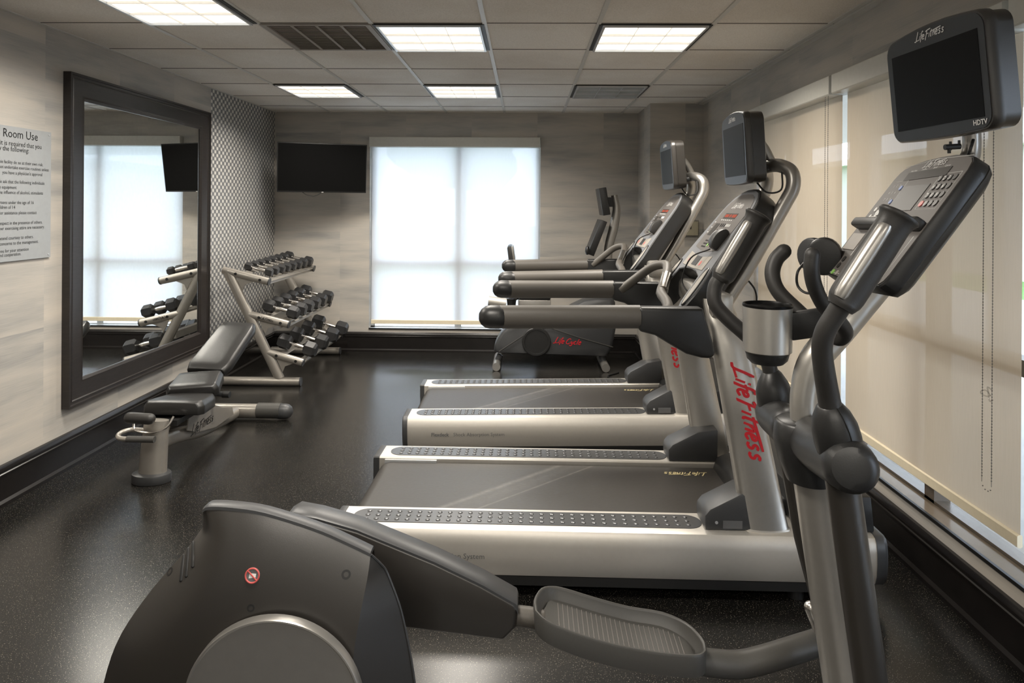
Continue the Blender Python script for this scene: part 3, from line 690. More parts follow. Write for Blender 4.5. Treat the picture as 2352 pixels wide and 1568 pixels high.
mb = MB(); mb.tube([V(-2.15, 3.68, .365), V(-2.04, 3.68, .36)], .030, 16, round_=True); mb.build('locking_knob', 'foam_rubber', bn)
mb = MB(); mb.tube([V(-2.15, 3.72, .33), V(-2.13, 3.70, .29), V(-2.04, 3.69, .28), V(-1.97, 3.72, .30), V(-1.95, 3.76, .35)], .006, 8, 4); mb.build('latch_bar', 'chrome', bn)
mb = MB(); mb.box((-2.05, 3.95, .30), (.20, .30, .03)); mb.build('seat_bracket', 'black_rubber', bn)

# ------------------------------------------------------------------ recumbent bike
bk = thing('exercise_bike', (.25, 6.6, 0), 'dark grey recumbent exercise bike at the far wall behind the treadmills', 'exercise bike')
YB_ = 6.42
def AB(x, y, Y=YB_): return at(x, y, Y)
outl = [(1133.7, 807), (1136, 792), (1141, 781), (1150, 766), (1163, 753), (1185, 742), (1240, 735), (1290, 722), (1316, 703), (1345, 690), (1375, 684), (1408, 684), (1414, 695), (1417, 746), (1414, 764), (1407, 797), (1396, 819.6), (1222, 815), (1143, 812)]
def ring(sc_, Y):
    cx_, cy_ = 1280, 770; return [at(cx_ + (x - cx_) * sc_, cy_ + (y - cy_) * sc_, YB_) + V(0, Y - YB_, 0) for x, y in outl]
MB().loft([ring(.93, 6.42), ring(.985, 6.435), ring(1, 6.46), ring(1, 6.62), ring(.96, 6.66)]).build('body_shell', 'grey_plastic', bk, ang=50)
c_ = at(1232, 785, 6.40)
MB().lathe([(.135, .03), (.135, .0), (.128, -.006), (.112, -.006), (.11, 0), (.10, 0), (.0, -.002)], c_, (0, 1, 0), 36).build('crank_cover', 'dark_plastic', bk)
q0, q1 = at(1146, 807, 6.41), at(1222, 757, 6.41)
MB().tube([q0, q1, at(1262, 752, 6.41), at(1330, 775, 6.41), at(1408, 797, 6.41)], .004, 6, 0).build('seam', 'tray_plastic', bk)
lo = at(1271, 787, 6.4155)
logo(['life', 'cycle'], .30, frame(lo, (1, 0, -.06), (0, 0, 1)), 'logo_red', bk, wgt=.012)
for (a, nm) in ((1140, 'rear_foot'), (1392, 'front_foot')):
    p = at(a, 826, 6.33); MB().tube([V(p.x, 6.33, .04), V(p.x, 6.80, .04)], .038, 18).build(nm, 'silver_tube', bk)
    MB().tube([V(p.x, 6.5, .04), V(p.x + (.03 if a < 1200 else -.02), 6.5, .12)], .03, 12).build('foot_bracket', 'grey_plastic', bk)
# neck, console, screen
MB().tube([at(1398, 690, 6.52), at(1396, 585, 6.52), at(1410, 520, 6.52), at(1416, 480, 6.52), at(1411, 448, 6.52)], [(.05, .04), (.04, .045), (.035, .03)], 14, 5, ref=(0, 1, 0)).build('neck', 'silver_tube', bk)
def boxseg(p0, p1, wx, wy, y0_, nm, mt, par, bev=.006):
    p0, p1 = Vector(p0), Vector(p1); d = (p1 - p0).normalized(); n_ = V(d.z, 0, -d.x)
    mb = MB(); mb.loft([[p + n_ * a * wx / 2 + V(0, b_, 0) for a, b_ in ((-1, y0_), (1, y0_), (1, y0_ + wy), (-1, y0_ + wy))] for p in (p0, p1)]); return mb.build(nm, mt, par, bev)
con = boxseg(at(1357, 586, 6.38), at(1388, 507, 6.38), .062, .34, 0, 'console', 'dark_plastic', bk)
tvb = boxseg(at(1394, 494, 6.38), at(1384, 431, 6.38), .07, .32, 0, 'screen_box', 'dark_plastic', bk)
boxseg(at(1389.5, 493, 6.39), at(1379.5, 434, 6.39), .012, .30, 0, 'screen_bezel', 'bezel', tvb, .002)
boxseg(at(1387, 486, 6.40), at(1378.2, 442, 6.40), .012, .28, 0, 'screen', 'screen_black', tvb, .001)
MB().box(at(1401, 464, 6.52), (.05, .08, .09)).build('screen_mount', 'black_rubber', bk)
MB().ball(at(1349, 575, 6.36), (.022, .04, .045), 12).build('dock', 'dark_plastic', bk)
# seat
boxseg(at(1186, 690, 6.40), at(1170, 565, 6.40), .05, .36, 0, 'seat_back', 'upholstery', bk, .02)
boxseg(at(1181, 600, 6.39), at(1176, 566, 6.39), .02, .30, 0, 'back_shell', 'silver_tube', bk, .008)
MB().box(at(1228, 678, 6.6), (.30, .38, .05)).build('seat', 'upholstery', bk, .02)
MB().span(at(1190, 700, 6.45).x, at(1265, 700, 6.45).x, 6.42, 6.74, at(1230, 712, 6.45).z, at(1230, 688, 6.45).z).build('seat_carriage', 'silver_tube', bk, .008)
MB().tube([at(1122, 690, 6.38), at(1163, 696, 6.38)], .045, 14).build('side_handle', 'silver_light', bk)
MB().lathe([(.035, -.09), (.045, 0), (.05, .012), (.03, .012), (.03, -.05)], at(1175, 688, 6.38), (0, 0, 1)).build('cup', 'dark_plastic', bk)
MB().box(at(1224, 730, 6.52), (.5, .08, .05), Matrix.Rotation(-.15, 3, 'Y')).build('seat_rail', 'silver_tube', bk)
# cords on floor near bike
mb = MB(); mb.tube([V(.87, 6.32, .006), V(.75, 6.15, .006), V(.95, 6.0, .006), V(1.3, 6.05, .006), V(1.5, 6.25, .006)], .006, 6, 6)
mb.tube([V(1.2, 6.35, .006), V(1.0, 6.28, .016), V(.93, 6.1, .006), V(1.1, 5.98, .016), V(1.4, 6.02, .006), V(1.58, 6.0, .006)], .006, 6, 6)
tag(mb.build('power_cord', 'dark_plastic'), 'tangle of black cords on the floor beside the bike', 'cord')

# ------------------------------------------------------------------ treadmills
def build_treadmill():
    T = thing('treadmill', (0, 0, 0), 'nearer silver treadmill with red script on its upright, behind the elliptical', 'treadmill', 'treadmills', world=False)
    XR0, XF = -1.12, 1.045
    # side casings
    for s in (-1, 1):
        prof = [(.28, .20), (.28, .262), (.285, .268), (.44, .268), (.458, .262), (.470, .245), (.476, .21), (.477, .165), (.472, .12), (.46, .088), (.44, .078), (.28, .078)]
        cs = MB().loft([[V(x, s * a, z_) for a, z_ in prof] for x in (XR0 + .03, XF - .045)]).build('side_casing', 'silver_light', T, ang=30)
        big = lambda q: [(.27 + (a - .27) * q if a > .3 else a, .16 + (z_ - .16) * q) for a, z_ in prof]
        MB().loft([[V(x, s * a, z_) for a, z_ in big(q)] for x, q in ((XR0 + .031, 1.015), (XR0 + .006, 1.015), (XR0, .98))]).build('rear_cap', 'grey_plastic', cs)
        MB().loft([[V(x, s * a, z_) for a, z_ in big(q)] for x, q in ((XF - .046, 1.015), (XF - .015, 1.01), (XF, .95))]).build('front_cap', 'grey_plastic', cs)
        # tread plate with studs
        mb = MB(); x0, x1, yc, hw = -.99, .30, s * .365, .058; pts = []
        for k in range(13): a = PI / 2 + PI * k / 12; pts.append((x0 + hw * math.cos(a), yc + hw * math.sin(a)))
        for k in range(13): a = -PI / 2 + PI * k / 12; pts.append((x1 + hw * math.cos(a), yc + hw * math.sin(a)))
        mb.loft([[V(x, y, z_) for x, y in pts] for z_ in (.2675, .2705)])
        for i in range(32):
            for j in (-1, 0, 1):
                q = V(x0 + .0 + i * (x1 - x0) / 31, yc + j * .034, .2705)
                mb.lathe([(.0098, 0), (.0088, .0025), (.005, .0042), (.0, .0046)], q, (0, 0, 1), 8)
        mb.build('tread_plate', 'tread_pad', T, 0)
        # wedge foot covers
        w = [(.355, .268), (.355, .325), (.375, .350), (.50, .415), (.60, .43), (.60, .268)]
        o = MB().prism(w, lambda u, v_, w_: V(u, w_, v_), s * .29, s * .435).build('upright_cover', 'grey_plastic', T, .010)
        MB().cyl((.40, s * .435, .30), (.40, s * .438, .30), .006, 10).build('screw', 'alu', o)
        if s < 0: MB().span(.425, .50, -.4375, -.4352, .278, .308).build('warning_sticker', 'print_grey', o)
    # belt and deck
    mb = MB(); pr = [(.86, .248), (-1.03, .248), (-1.055, .243), (-1.075, .228), (-1.083, .205), (-1.075, .182), (-1.055, .168), (.86, .168)]
    mb.loft([[V(x, y, z_) for x, z_ in pr] for y in (-.262, .262)]); mb.build('running_belt', 'belt_rubber', T)
    o = logo(['life', 'fitness'], .21, (lambda u, v_, w_=0: V(.52 - u, .20 - v_, .2486 + w_)), 'print_gold', T, 'belt_logo', .013)
    mb = MB(); mb.span(-1.0, .95, -.285, .285, .05, .165); mb.span(-.95, .95, -.46, .46, .05, .085); mb.build('deck_frame', 'black_rubber', T)
    for x, y in ((-.9, -.36), (-.9, .36), (.72, -.40), (.72, .40)): MB().cyl((x, y, 0), (x, y, .055), .03, 14).build('foot', 'black_rubber', T)
    MB().span(-1.06, -.80, -.292, -.268, .225, .258).build('roller_bracket', 'alu', T); MB().span(-1.06, -.80, .268, .292, .225, .258).build('roller_bracket', 'alu', T)
    # motor hood
    hp = [(.57, .25), (.585, .30), (.64, .325), (.78, .34), (.86, .345), (1.02, .34), (1.04, .25), (1.04, .10), (.57, .10)]
    MB().prism(hp, lambda u, v_, w_: V(u, w_, v_), -.28, .28).build('motor_hood', 'dark_plastic', T, .015)
    MB().prism([(.72, .268), (.72, .405), (1.0, .41), (1.015, .268)], lambda u, v_, w_: V(u, w_, v_), -.43, .43).build('hood_cover', 'dark_plastic', T, .012)
    # uprights
    for s in (-1, 1):
        yy = s * .405
        def sec(z_, hw, xo=0):
            f = (z_ - .26) / .98; cx_ = .600 - .19 * f
            yq = yy - s * max(0, z_ - .98) * .55
            return [V(cx_ + hw * math.cos(2 * PI * k / 28), yq + .040 * (abs(math.sin(2 * PI * k / 28)) ** .75) * math.copysign(1, math.sin(2 * PI * k / 28)), z_) for k in range(28)]
        up = MB().loft([sec(.262, .094), sec(.266, .094), sec(.268, .090), sec(.70, .080), sec(.98, .075), sec(1.16, .058)]).build('upright', 'silver_paint', T, ang=40)
        MB().loft([sec(.262, .097), sec(.272, .097), sec(.275, .092)]).build('upright_collar', 'silver_light', up)
        def fnl(u, v_, w_=0, yy=yy, s=s):
            z_ = .925 - u; f = (z_ - .26) / .98; cx_ = .600 - .19 * f; hw = .090 - .02 * f
            x_ = -.028 + v_; a = min(.98, abs(x_ / hw)); dy = .040 * ((1 - a * a) ** .375)
            return V(cx_ + x_ + .012, yy + s * (dy + .0012 + w_), z_)
        if s < 0: logo(['life', 'fitness'], .385, fnl, 'logo_red', T, 'upright_logo', .0150)
        # handrail
        arm = [(.088, 1.142), (.088, 1.05), (.15, 1.035), (.20, 1.005), (.27, .965), (.33, .950), (.365, .948), (.382, .965), (.375, 1.0), (.345, 1.10), (.335, 1.142)]
        a_ = MB().prism(arm, lambda u, v_, w_: V(u, w_, v_), s * .405, s * .478).build('arm_support', 'dark_plastic', T, .020, 3, 50)
        MB().tube([V(.095, s * .443, 1.102), V(-.46, s * .452, 1.096)], [(.046, .040)] * 2, 20, ref=(0, 0, 1)).build('handrail', 'grip_rubber', T)
        MB().tube([V(-.455, s * .452, 1.096), V(-.49, s * .452, 1.096)], .0465, 20, round_=True).build('handrail_tip', 'dark_plastic', T)
    # console: plane through bottom centre
    ev = V(.606, 0, .796); O = V(.31, 0, 1.14); fr = frame(O, (0, -1, 0), ev)   # u grows toward -y (user side normal faces -x,+z)
    if fr(0, 0, 1).x > O.x: fr0 = frame(O, (0, 1, 0), ev)
    else: fr0 = fr
    F = fr0
    half = [(0, .60), (.07, .597), (.13, .582), (.18, .553), (.215, .51), (.235, .46), (.262, .33), (.290, .20), (.318, .10), (.322, .04), (.312, -.01), (.285, -.045), (.255, -.05), (.228, -.02), (.212, .06), (.198, .115), (.10, .135), (0, .14)]
    poly = half + [(-u, v_) for u, v_ in half[-2:0:-1]]
    body = MB().loft([[F(u * q, v_ if q == 1 else v_ * .985 + .004, w_) for u, v_ in poly] for w_, q in ((-.095, .94), (-.07, 1), (-.004, 1), (0, .985))]).build('console_body', 'dark_plastic', T, ang=35)
    inner = [(u * .955, .29 + (v_ - .29) * .965) for u, v_ in poly]
    MB().prism(inner, F, -.004, .003).build('console_face', 'console_blue', T, .002, 1)
    half2 = [(0, .565), (.07, .562), (.12, .548), (.16, .522), (.185, .485), (.19, .46), (.19, .255), (.0, .235)]
    p2 = half2 + [(-u, v_) for u, v_ in half2[-2:0:-1]]
    MB().prism(p2, F, .001, .0045).build('control_panel', 'console_grey', T)
    tray = [(-.185, .225), (0, .205), (.185, .225), (.185, .15), (0, .145), (-.185, .15)]
    MB().prism(tray, F, .0, .0055).build('accessory_tray', 'console_light', T, .001, 1)
    MB().prism([(-.035, .21), (.05, .21), (.05, .16), (-.035, .16)], F, .001, .007).build('tray_pocket', 'black_rubber', T)
    for s in (-1, 1):
        mb = MB(); pts = [(s * .265 + .034 * math.cos(2 * PI * k / 24) - s * 0.010 * math.sin(2 * PI * k / 24), .075 + .095 * math.sin(2 * PI * k / 24)) for k in range(24)]
        mb.prism(pts, F, .001, .006); o = mb.build('cup_well', 'console_light', T)
        mb = MB(); mb.tube([F(u * 1.0, v_, .005) for u, v_ in pts], .0035, 6, closed=True); mb.build('well_rim', 'dark_plastic', o)
    MB().prism([(-.10, .425), (.085, .425), (.085, .455), (-.10, .455)], F, .002, .0055).build('display', 'lcd', T)
    nsgn = 1 if F(1, 0).y < 0 else -1
    mb = MB()
    for k in range(14):
        u = -.088 + k * .0125
        if k in (5, 8): continue
        mb.prism([(u, .432), (u + .008, .432), (u + .009, .448), (u + .001, .448)], F, .005, .0062)
    mb.build('display_digits', 'led_red', T)
    MB().prism([(-.15, .325), (-.085, .325), (-.075, .395), (-.14, .395)], F, .002, .0055).build('graph_display', 'lcd', T)
    def buttons(nm, mt, spots, rx, ry, par=T):
        mb = MB()
        for u, v_ in spots: mb.prism([(u + rx * math.cos(2 * PI * k / 10), v_ + ry * math.sin(2 * PI * k / 10)) for k in range(10)], F, .003, .0062)
        return mb.build(nm, mt, par)
    mk = lambda u0, v0, nu, nv, du, dv: [(u0 + i * du, v0 + j * dv) for i in range(nu) for j in range(nv)]
    buttons('keypad', 'button_dark', mk(-.045, .352, 3, 2, .028, .035), .007, .010)
    buttons('program_keys', 'print_white', mk(.04, .352, 4, 2, .018, .035) + mk(-.02, .300, 2, 1, .02, .02), .004, .009)
    buttons('speed_keys', 'button_dark', mk(-.095, .262, 5, 3, .014, .017), .005, .004)
    buttons('start_key', 'button_green', [(-.015, .277)], .010, .013)
    buttons('stop_key', 'print_gold', [(.018, .277)], .008, .013)
    buttons('headings', 'print_white', [(-.09 + i * .03, .415) for i in range(6)] + [(-.165, .40), (-.165, .37), (-.168, .34)], .006, .003)
    buttons('emergency_key', 'button_red', [(-.12, .18), (.09, .178)], .012, .014)
    # logo, upright for the user: u axis right for user
    logo(['life', 'fitness'], .16, (lambda u, v_, w_=0: F(u - .08, .485 + v_, .0055 + w_)), 'print_white', T, 'console_logo', .010)
    # dock on the near lower side
    dk = F(.150, .305, .02) if F(.150, 0, 0).y < 0 else F(-.150, .305, .02)
    ax = (F(0, 0, 1) - F(0, 0, 0))
    side = V(0, -1, 0)
    mb = MB(); mb.tube([dk + V(0, .03, 0), dk + V(0, -.03, 0)], [(.052, .030)] * 2, 20, ref=ev); mb.build('device_dock', 'foam_rubber', T, .008)
    MB().tube([dk + V(-.004, .050, 0), dk + V(0, .035, 0)], [(.043, .026)] * 2, 20, ref=ev).build('dock_face', 'console_blue', T)
    MB().tube([dk + V(-.03, .03, -.045), dk + V(-.10, .09, -.09), dk + V(-.13, .12, -.20), dk + V(-.08, .06, -.26), dk + V(-.02, .0, -.22)], .0035, 8, 6).build('cable', 'black_rubber', T)
    # grab bar
    MB().tube([V(.13, .42, 1.10), V(.20, .40, 1.16), V(.28, .37, 1.225), V(.335, .30, 1.245), V(.33, .22, 1.22), V(.29, .10, 1.17), V(.26, 0, 1.14), V(.26, -.12, 1.12), V(.24, -.26, 1.105), V(.18, -.40, 1.10)], .0225, 14, 6).build('grab_bar', 'grip_rubber', T)
    MB().tube([V(.318, .17, 1.205), V(.288, .08, 1.165), V(.272, .02, 1.148)], .0240, 14, 3).build('pulse_sensor', 'chrome', T)
    # cross bar under console and screen loop
    MB().box((.43, 0, 1.14), (.09, .80, .10)).build('console_base', 'silver_paint', T, .02)
    lp = [V(.50, -.175, 1.12), V(.60, -.175, 1.28), V(.745, -.175, 1.54), V(.785, -.172, 1.62), V(.785, -.155, 1.685), V(.755, -.11, 1.715), V(.735, -.03, 1.72), V(.735, .03, 1.72), V(.755, .11, 1.715), V(.785, .155, 1.685), V(.785, .172, 1.62), V(.745, .175, 1.54), V(.60, .175, 1.28), V(.50, .175, 1.12)]
    MB().tube(lp, .030, 16, 6).build('screen_loop', 'silver_tube', T)
    MB().tube([V(.76, 0, 1.72), V(.72, 0, 1.80), V(.67, 0, 1.86)], .022, 12, 4).build('screen_arm', 'silver_tube', T)
    MB().tube([V(.755, -.06, 1.712), V(.70, -.06, 1.70), V(.66, -.05, 1.69)], .018, 12, 2).build('screen_bracket', 'grey_plastic', T)
    MB().tube([V(.66, -.05, 1.66), V(.69, -.12, 1.60), V(.74, -.16, 1.61), V(.75, -.14, 1.69)], .004, 8, 6).build('screen_cable', 'black_rubber', T)
    MB().tube([V(.585, -.17, 1.235), V(.625, -.18, 1.18), V(.632, -.17, 1.12), V(.60, -.16, 1.085)], .004, 8, 6).build('hanging_cable', 'black_rubber', T)
    tv_(T, V(.585, 0, 1.79), V(0, 1, 0), V(-.06, 0, 1), .36, .30, .085, .022, False)
    return T
def tv_(parent, c, eu, ev, w_, h_, dep, crest, hd):
    """screen box, front faces -x. c: centre of front face"""
    F = frame(c, eu, ev)
    if F(0, 0, 1).x > c.x: F_ = F; F = lambda u, v_, k=0: F_(u, v_, -k)
    def outline(sx, sy, cr):
        pts = []; hw, hh_ = w_ / 2 * sx, h_ / 2 * sy; r = .030
        for cx_, cy_, a0 in ((hw - r, -hh_ + r, -PI / 2), (hw - r, hh_ - r, 0), (-hw + r, hh_ - r, PI / 2), (-hw + r, -hh_ + r, PI)):
            for k in range(6):
                a = a0 + PI / 2 * k / 5; u = cx_ + r * math.cos(a); v_ = cy_ + r * math.sin(a)
                pts.append((u, v_))
            if a0 == 0 or a0 == PI:
                s = 1 if a0 == 0 else -1
                for q in (-.66, -.33, 0, .33, .66): pts.append((-s * q * (hw - r), s * hh_))
        def lift(u, v_): return v_ + cr * (1 - (u / hw) ** 2) * (1 if v_ > 0 else -.35)
        return [(u, lift(u, v_)) for u, v_ in pts]
    o1 = outline(1, 1, crest); o2 = outline(.975, .975, crest); o3 = outline(.93, .94, crest)
    sc = MB().loft([[F(u, v_, k) for u, v_ in o] for o, k in ((o2, 0), (o1, -.006), (o1, -.026), (o2, -.029), (o2, -dep + .004), (o3, -dep))]).build('screen_casing', 'shell_plastic', parent, ang=45)
    MB().loft([[F(u, v_, k) for u, v_ in o] for o, k in ((outline(.955, .95, crest), .0015), (outline(.955, .95, crest), -.004))]).build('screen_bezel', 'bezel', sc)
    a, b_ = w_ * .425, h_ * .375; dy = -h_ * .015
    MB().prism([(-a, -b_ + dy), (a, -b_ + dy), (a, b_ + dy), (-a, b_ + dy)], F, .0, .0025).build('screen', 'screen_black' if hd else 'screen_grey', sc)
    # user's right is +u when facing +x : user looks along +x, right is -y
    s = 1 if (F(1, 0).y < F(0, 0).y) else -1
    logo(['life', 'fitness'], w_ * .30, (lambda u, v_, k=0: F(s * (u - w_ * .15), h_ / 2 * .87 + v_, .0022 + k)), 'print_white', sc, 'screen_logo', .012)
    if hd: text('HDTV', .017, (lambda u, v_, k=0: F(s * (u + w_ * .325), -h_ / 2 * .90 + v_, .0022 + k)), 'print_white', sc, 'screen_lettering', bold=.0004)
T1 = build_treadmill()
fsd = (lambda u, v_, w_=0: V(-.945 + u, -.4775 - w_, .158 + v_))
text('Flexdeck', .0295, fsd, 'print_grey', T1, 'casing_lettering', bold=.0008); text('Shock Absorption System', .0295, (lambda u, v_, w_=0: fsd(u + .133, v_, w_)), 'print_grey', T1, 'casing_lettering')
T2 = copy_tree(T1, (.385, 4.575, 0), math.radians(.6)); T2.rotation_euler = (0, math.radians(-.9), math.radians(.6)); T2.location.z = .004
T2['label'] = 'farther silver treadmill, between the near treadmill and the exercise bike'
T1.location = (.36, 3.125, 0); T1.rotation_euler = (0, 0, math.radians(-.7))

# ------------------------------------------------------------------ elliptical trainer
E = thing('elliptical_trainer', (.1, 1.72, 0), 'black and silver elliptical trainer in the foreground', 'elliptical trainer')
ol = [(455, 1184), (468, 1176), (490, 1176), (600, 1190), (720, 1228), (800, 1262), (846, 1285), (866, 1320), (890, 1375), (912, 1440), (938, 1568), (955, 1700), (945, 1880), (600, 1890), (240, 1880), (205, 1720), (228, 1568), (262, 1470), (330, 1370), (400, 1290), (440, 1230)]
HL = [(455, 1182), (441, 1228), (402, 1288), (332, 1370), (264, 1470), (229, 1568), (208, 1700), (240, 1886)]
HRc = [(846, 1285), (843, 1330), (832, 1400), (822, 1470), (815, 1568), (812, 1700), (812, 1886)]
HRe = [(846, 1285), (868, 1322), (892, 1378), (914, 1445), (938, 1568), (952, 1700), (950, 1886)]
HT = [(455, 1182), (470, 1176), (520, 1178), (600, 1190), (720, 1228), (800, 1263), (846, 1285)]
def poly_at(P_, f):
    Q = catmull([V(x, y, 0) for x, y in P_], 6); x = f * (len(Q) - 1); k = min(int(x), len(Q) - 2); return Q[k].lerp(Q[k + 1], x - k)
def y_at(P_, y):
    Q = catmull([V(a, b_, 0) for a, b_ in P_], 6)
    for k in range(len(Q) - 1):
        if Q[k].y <= y <= Q[k + 1].y: return Q[k].lerp(Q[k + 1], (y - Q[k].y) / max(1e-6, Q[k + 1].y - Q[k].y)).x
    return Q[-1].x if y > Q[-1].y else Q[0].x
def hp_(x, y, Y): return at(x, y, 1.62) + V(0, Y - 1.62, 0)
HN, HM = 34, 26; grid = []; side = []
for r in range(HN + 1):
    s0 = (r / HN) ** 1.6
    row = []
    for c in range(HM + 1):
        u = c / HM; tp_ = poly_at(HT, u); Lp = poly_at(HL, s0); Rp = V(y_at(HRc, 1285 + 601 * s0), 1285 + 601 * s0, 0)
        base = Lp.lerp(Rp, u); tl = V(455, 1182, 0).lerp(V(846, 1285, 0), u)
        p = base + (tp_ - tl) * (1 - s0) ** 3
        drop = p.y - tp_.y
        dep = .078 * (1 - math.exp(-max(0, drop) / 135))
        roll = .070 * (1 - min(1, u / .30)) ** 2
        row.append(hp_(p.x, p.y, 1.645 - dep + roll * min(1, drop / 60 + .0)))
    grid.append(row)
    ry = 1285 + 601 * s0; k = min(1, s0 * 12)
    side.append([row[-1], hp_(y_at(HRe, ry), ry, 1.645 + .03 * k), hp_(y_at(HRe, ry) - 45, ry + 60, 1.70)])
hs = MB()
hs.add([p for row in grid for p in row], [(r * (HM + 1) + c, r * (HM + 1) + c + 1, (r + 1) * (HM + 1) + c + 1, (r + 1) * (HM + 1) + c) for r in range(HN) for c in range(HM)])
hs.add([p for row in side for p in row], [(r * 3 + c, r * 3 + c + 1, (r + 1) * 3 + c + 1, (r + 1) * 3 + c) for r in range(HN) for c in range(2)])
bvh = BVHTree.FromPolygons(hs.v, hs.f)
left = [row[0] for row in grid]; hs.add([q for p in left for q in (p, V(p.x + .03, 1.70, p.z - .05))], [(2 * k, 2 * k + 1, 2 * k + 3, 2 * k + 2) for k in range(len(left) - 1)])
topr = grid[0]; hs.add([q for p in topr for q in (p, p + V(0, .035, 0), V(p.x, 1.70, p.z - .06))], [(3 * k + a, 3 * k + a + 1, 3 * k + a + 4, 3 * k + a + 3) for k in range(len(topr) - 1) for a in (0, 1)])
hs.build('rear_housing', 'shell_plastic', E, ang=28)
rim_ = [p + V(0, 0, .002) for p in topr] + [row[1] for row in side[1:24]]
mb = MB(); mb.loft([[p + V(0, a, b_) for a, b_ in ((-.004, -.004), (-.003, .003), (.004, .006), (.030, .006), (.034, .002), (.034, -.004))] for p in [q + V(0, 0, .0) for q in topr]]); mb.build('top_rim', 'grey_plastic', E, ang=50)
MB().tube([row[1] + V(.001, -.001, 0) for row in side[:24]], .003, 6).build('housing_seam', 'grey_plastic', E)
c_ = at(630, 1621, 1.57)
MB().lathe([(.209, .008), (.209, -.012), (.2065, -.016), (.203, -.0165), (.2005, -.0145), (.10, -.0145), (0, -.0145)], c_, (0, 1, 0), 72).build('side_disc', 'silver_tube', E)
def onsurf(px, py):
    d = proj_dir(px, py); h_ = bvh.ray_cast(V(0, 0, EYE), d); return h_[0], h_[1]
def decal_frame(px, py):
    p, n_ = onsurf(px, py)
    if n_.dot(proj_dir(px, py)) > 0: n_ = -n_
    ev = V(0, 0, 1) - n_ * n_.z; eu = ev.normalized().cross(n_)
    return frame(p, eu, ev), n_
for px, py, r in ((795, 1319, .011), (390, 1312, .010), (576, 1396, .009)):
    F, n_ = decal_frame(px, py); q = F(0, 0, 0); MB().lathe([(r, -.003), (r, .0006), (r * .55, .0006), (r * .5, -.002)], q, n_, 18).build('screw_hole', 'black_rubber', E)
F, n_ = decal_frame(580, 1321)
if (F(0, 0, 1) - F(0, 0, 0)).dot(n_) < 0: F_ = F; F = lambda u, v_, k=0: F_(u, v_, -k)
ck = lambda r, n=28: [(r * math.cos(2 * PI * k / n), r * math.sin(2 * PI * k / n)) for k in range(n)]
st = MB().prism(ck(.0178), F, .0, .0014).build('warning_sticker', 'print_grey', E)
mb = MB(); mb.tube([F(u, v_, .0015) for u, v_ in ck(.0158)], .0022, 6, closed=True); mb.tube([F(-.011, .011, .002), F(.011, -.011, .002)], .0018, 6); mb.build('sticker_ring', 'button_red', st)
MB().prism([(-.008, -.006), (.008, -.004), (.009, .004), (-.007, .005)], F, .001, .0018).build('sticker_shoe', 'print_white', st)
for (a, b_) in (((438, 1228), (437, 1300)), ((428, 1240), (422, 1322)), ((418, 1258), (410, 1332))):
    pts = []
    for k in range(5):
        p, n_ = onsurf(a[0] + (b_[0] - a[0]) * k / 4 + 6, a[1] + (b_[1] - a[1]) * k / 4)
        if p: pts.append(p)
    if len(pts) > 1: MB().tube(pts, .0042, 8, round_=True).build('vent_slot', 'black_rubber', E)
# far pedal arm shroud
sh = [(648, 1222), (656, 1194), (676, 1182), (730, 1192), (820, 1218), (1000, 1292), (1110, 1345), (1186, 1388), (1190, 1400), (1186, 1440), (1160, 1467), (915, 1437), (700, 1410), (652, 1380)]
so = MB(); Ysh = 1.85
R0 = lambda sc_, Y: [at(900 + (x - 900) * sc_, 1320 + (y - 1320) * sc_, Ysh) + V(0, Y - Ysh, 0) for x, y in sh]
so.loft([R0(.975, 1.842), R0(1, 1.852), R0(1, 1.918), R0(.975, 1.928)]).build('pedal_arm_cover', 'shell_plastic', E, .004, 2, 40)
top = [at(x, y, Ysh) for x, y in sh[1:9]]
so = MB(); so.loft([[p + V(0, a, b_) for a, b_ in ((-.006, -.012), (-.006, .004), (0, .009), (.066, .009), (.072, .004), (.072, -.012))] for p in top]); so.build('cover_lid', 'grey_plastic', E, ang=50)
MB().tube([at(1180, 1412, 1.885), at(1215, 1416, 1.885), at(1250, 1425, 1.885)], .026, 16).build('pedal_arm', 'grip_rubber', E)
MB().tube([at(1590, 1515, 1.885), at(1640, 1522, 1.885), at(1700, 1525, 1.89), at(1760, 1512, 1.90), at(1830, 1490, 1.93), at(1900, 1468, 1.97)], .0345, 18, 5).build('pedal_arm', 'tray_plastic', E)
# pedal tray
rim = [(1228, 1403, 1.82), (1253, 1426, 1.79), (1314, 1453, 1.785), (1387, 1476, 1.785), (1444, 1489, 1.785), (1521, 1502, 1.785), (1597, 1507, 1.79), (1620, 1499, 1.81), (1622, 1487, 1.84), (1613, 1464, 1.88), (1578, 1430, 1.93), (1521, 1405, 1.96), (1444, 1392, 1.97), (1368, 1372, 1.97), (1299, 1351, 1.97), (1268, 1346, 1.965), (1242, 1351, 1.94), (1226, 1376, 1.88)]
rp = [at(*p) for p in rim]; rp = catmull(rp + [rp[0]], 3)[:-1]
cn = sum(rp, Vector()) / len(rp)
def insr(d, dz):
    out = []
    for k, p in enumerate(rp):
        t_ = rp[(k + 1) % len(rp)] - rp[k - 1]; n_ = V(-t_.y, t_.x, 0).normalized()
        if n_.dot(cn - p) < 0: n_ = -n_
        out.append(p + n_ * d + V(0, 0, dz))
    return out
pd = MB().loft([insr(.012, -.062), insr(.003, -.058), insr(-.001, -.004), insr(.002, .002), insr(.006, .002), insr(.009, -.003), insr(.012, -.026), insr(.020, -.031), insr(.022, -.040)]).build('foot_pedal', 'tray_plastic', E, ang=60)
inn = insr(.030, -.0295); mb = MB()
xs_ = [p.x for p in inn]; x0, x1 = min(xs_), max(xs_)
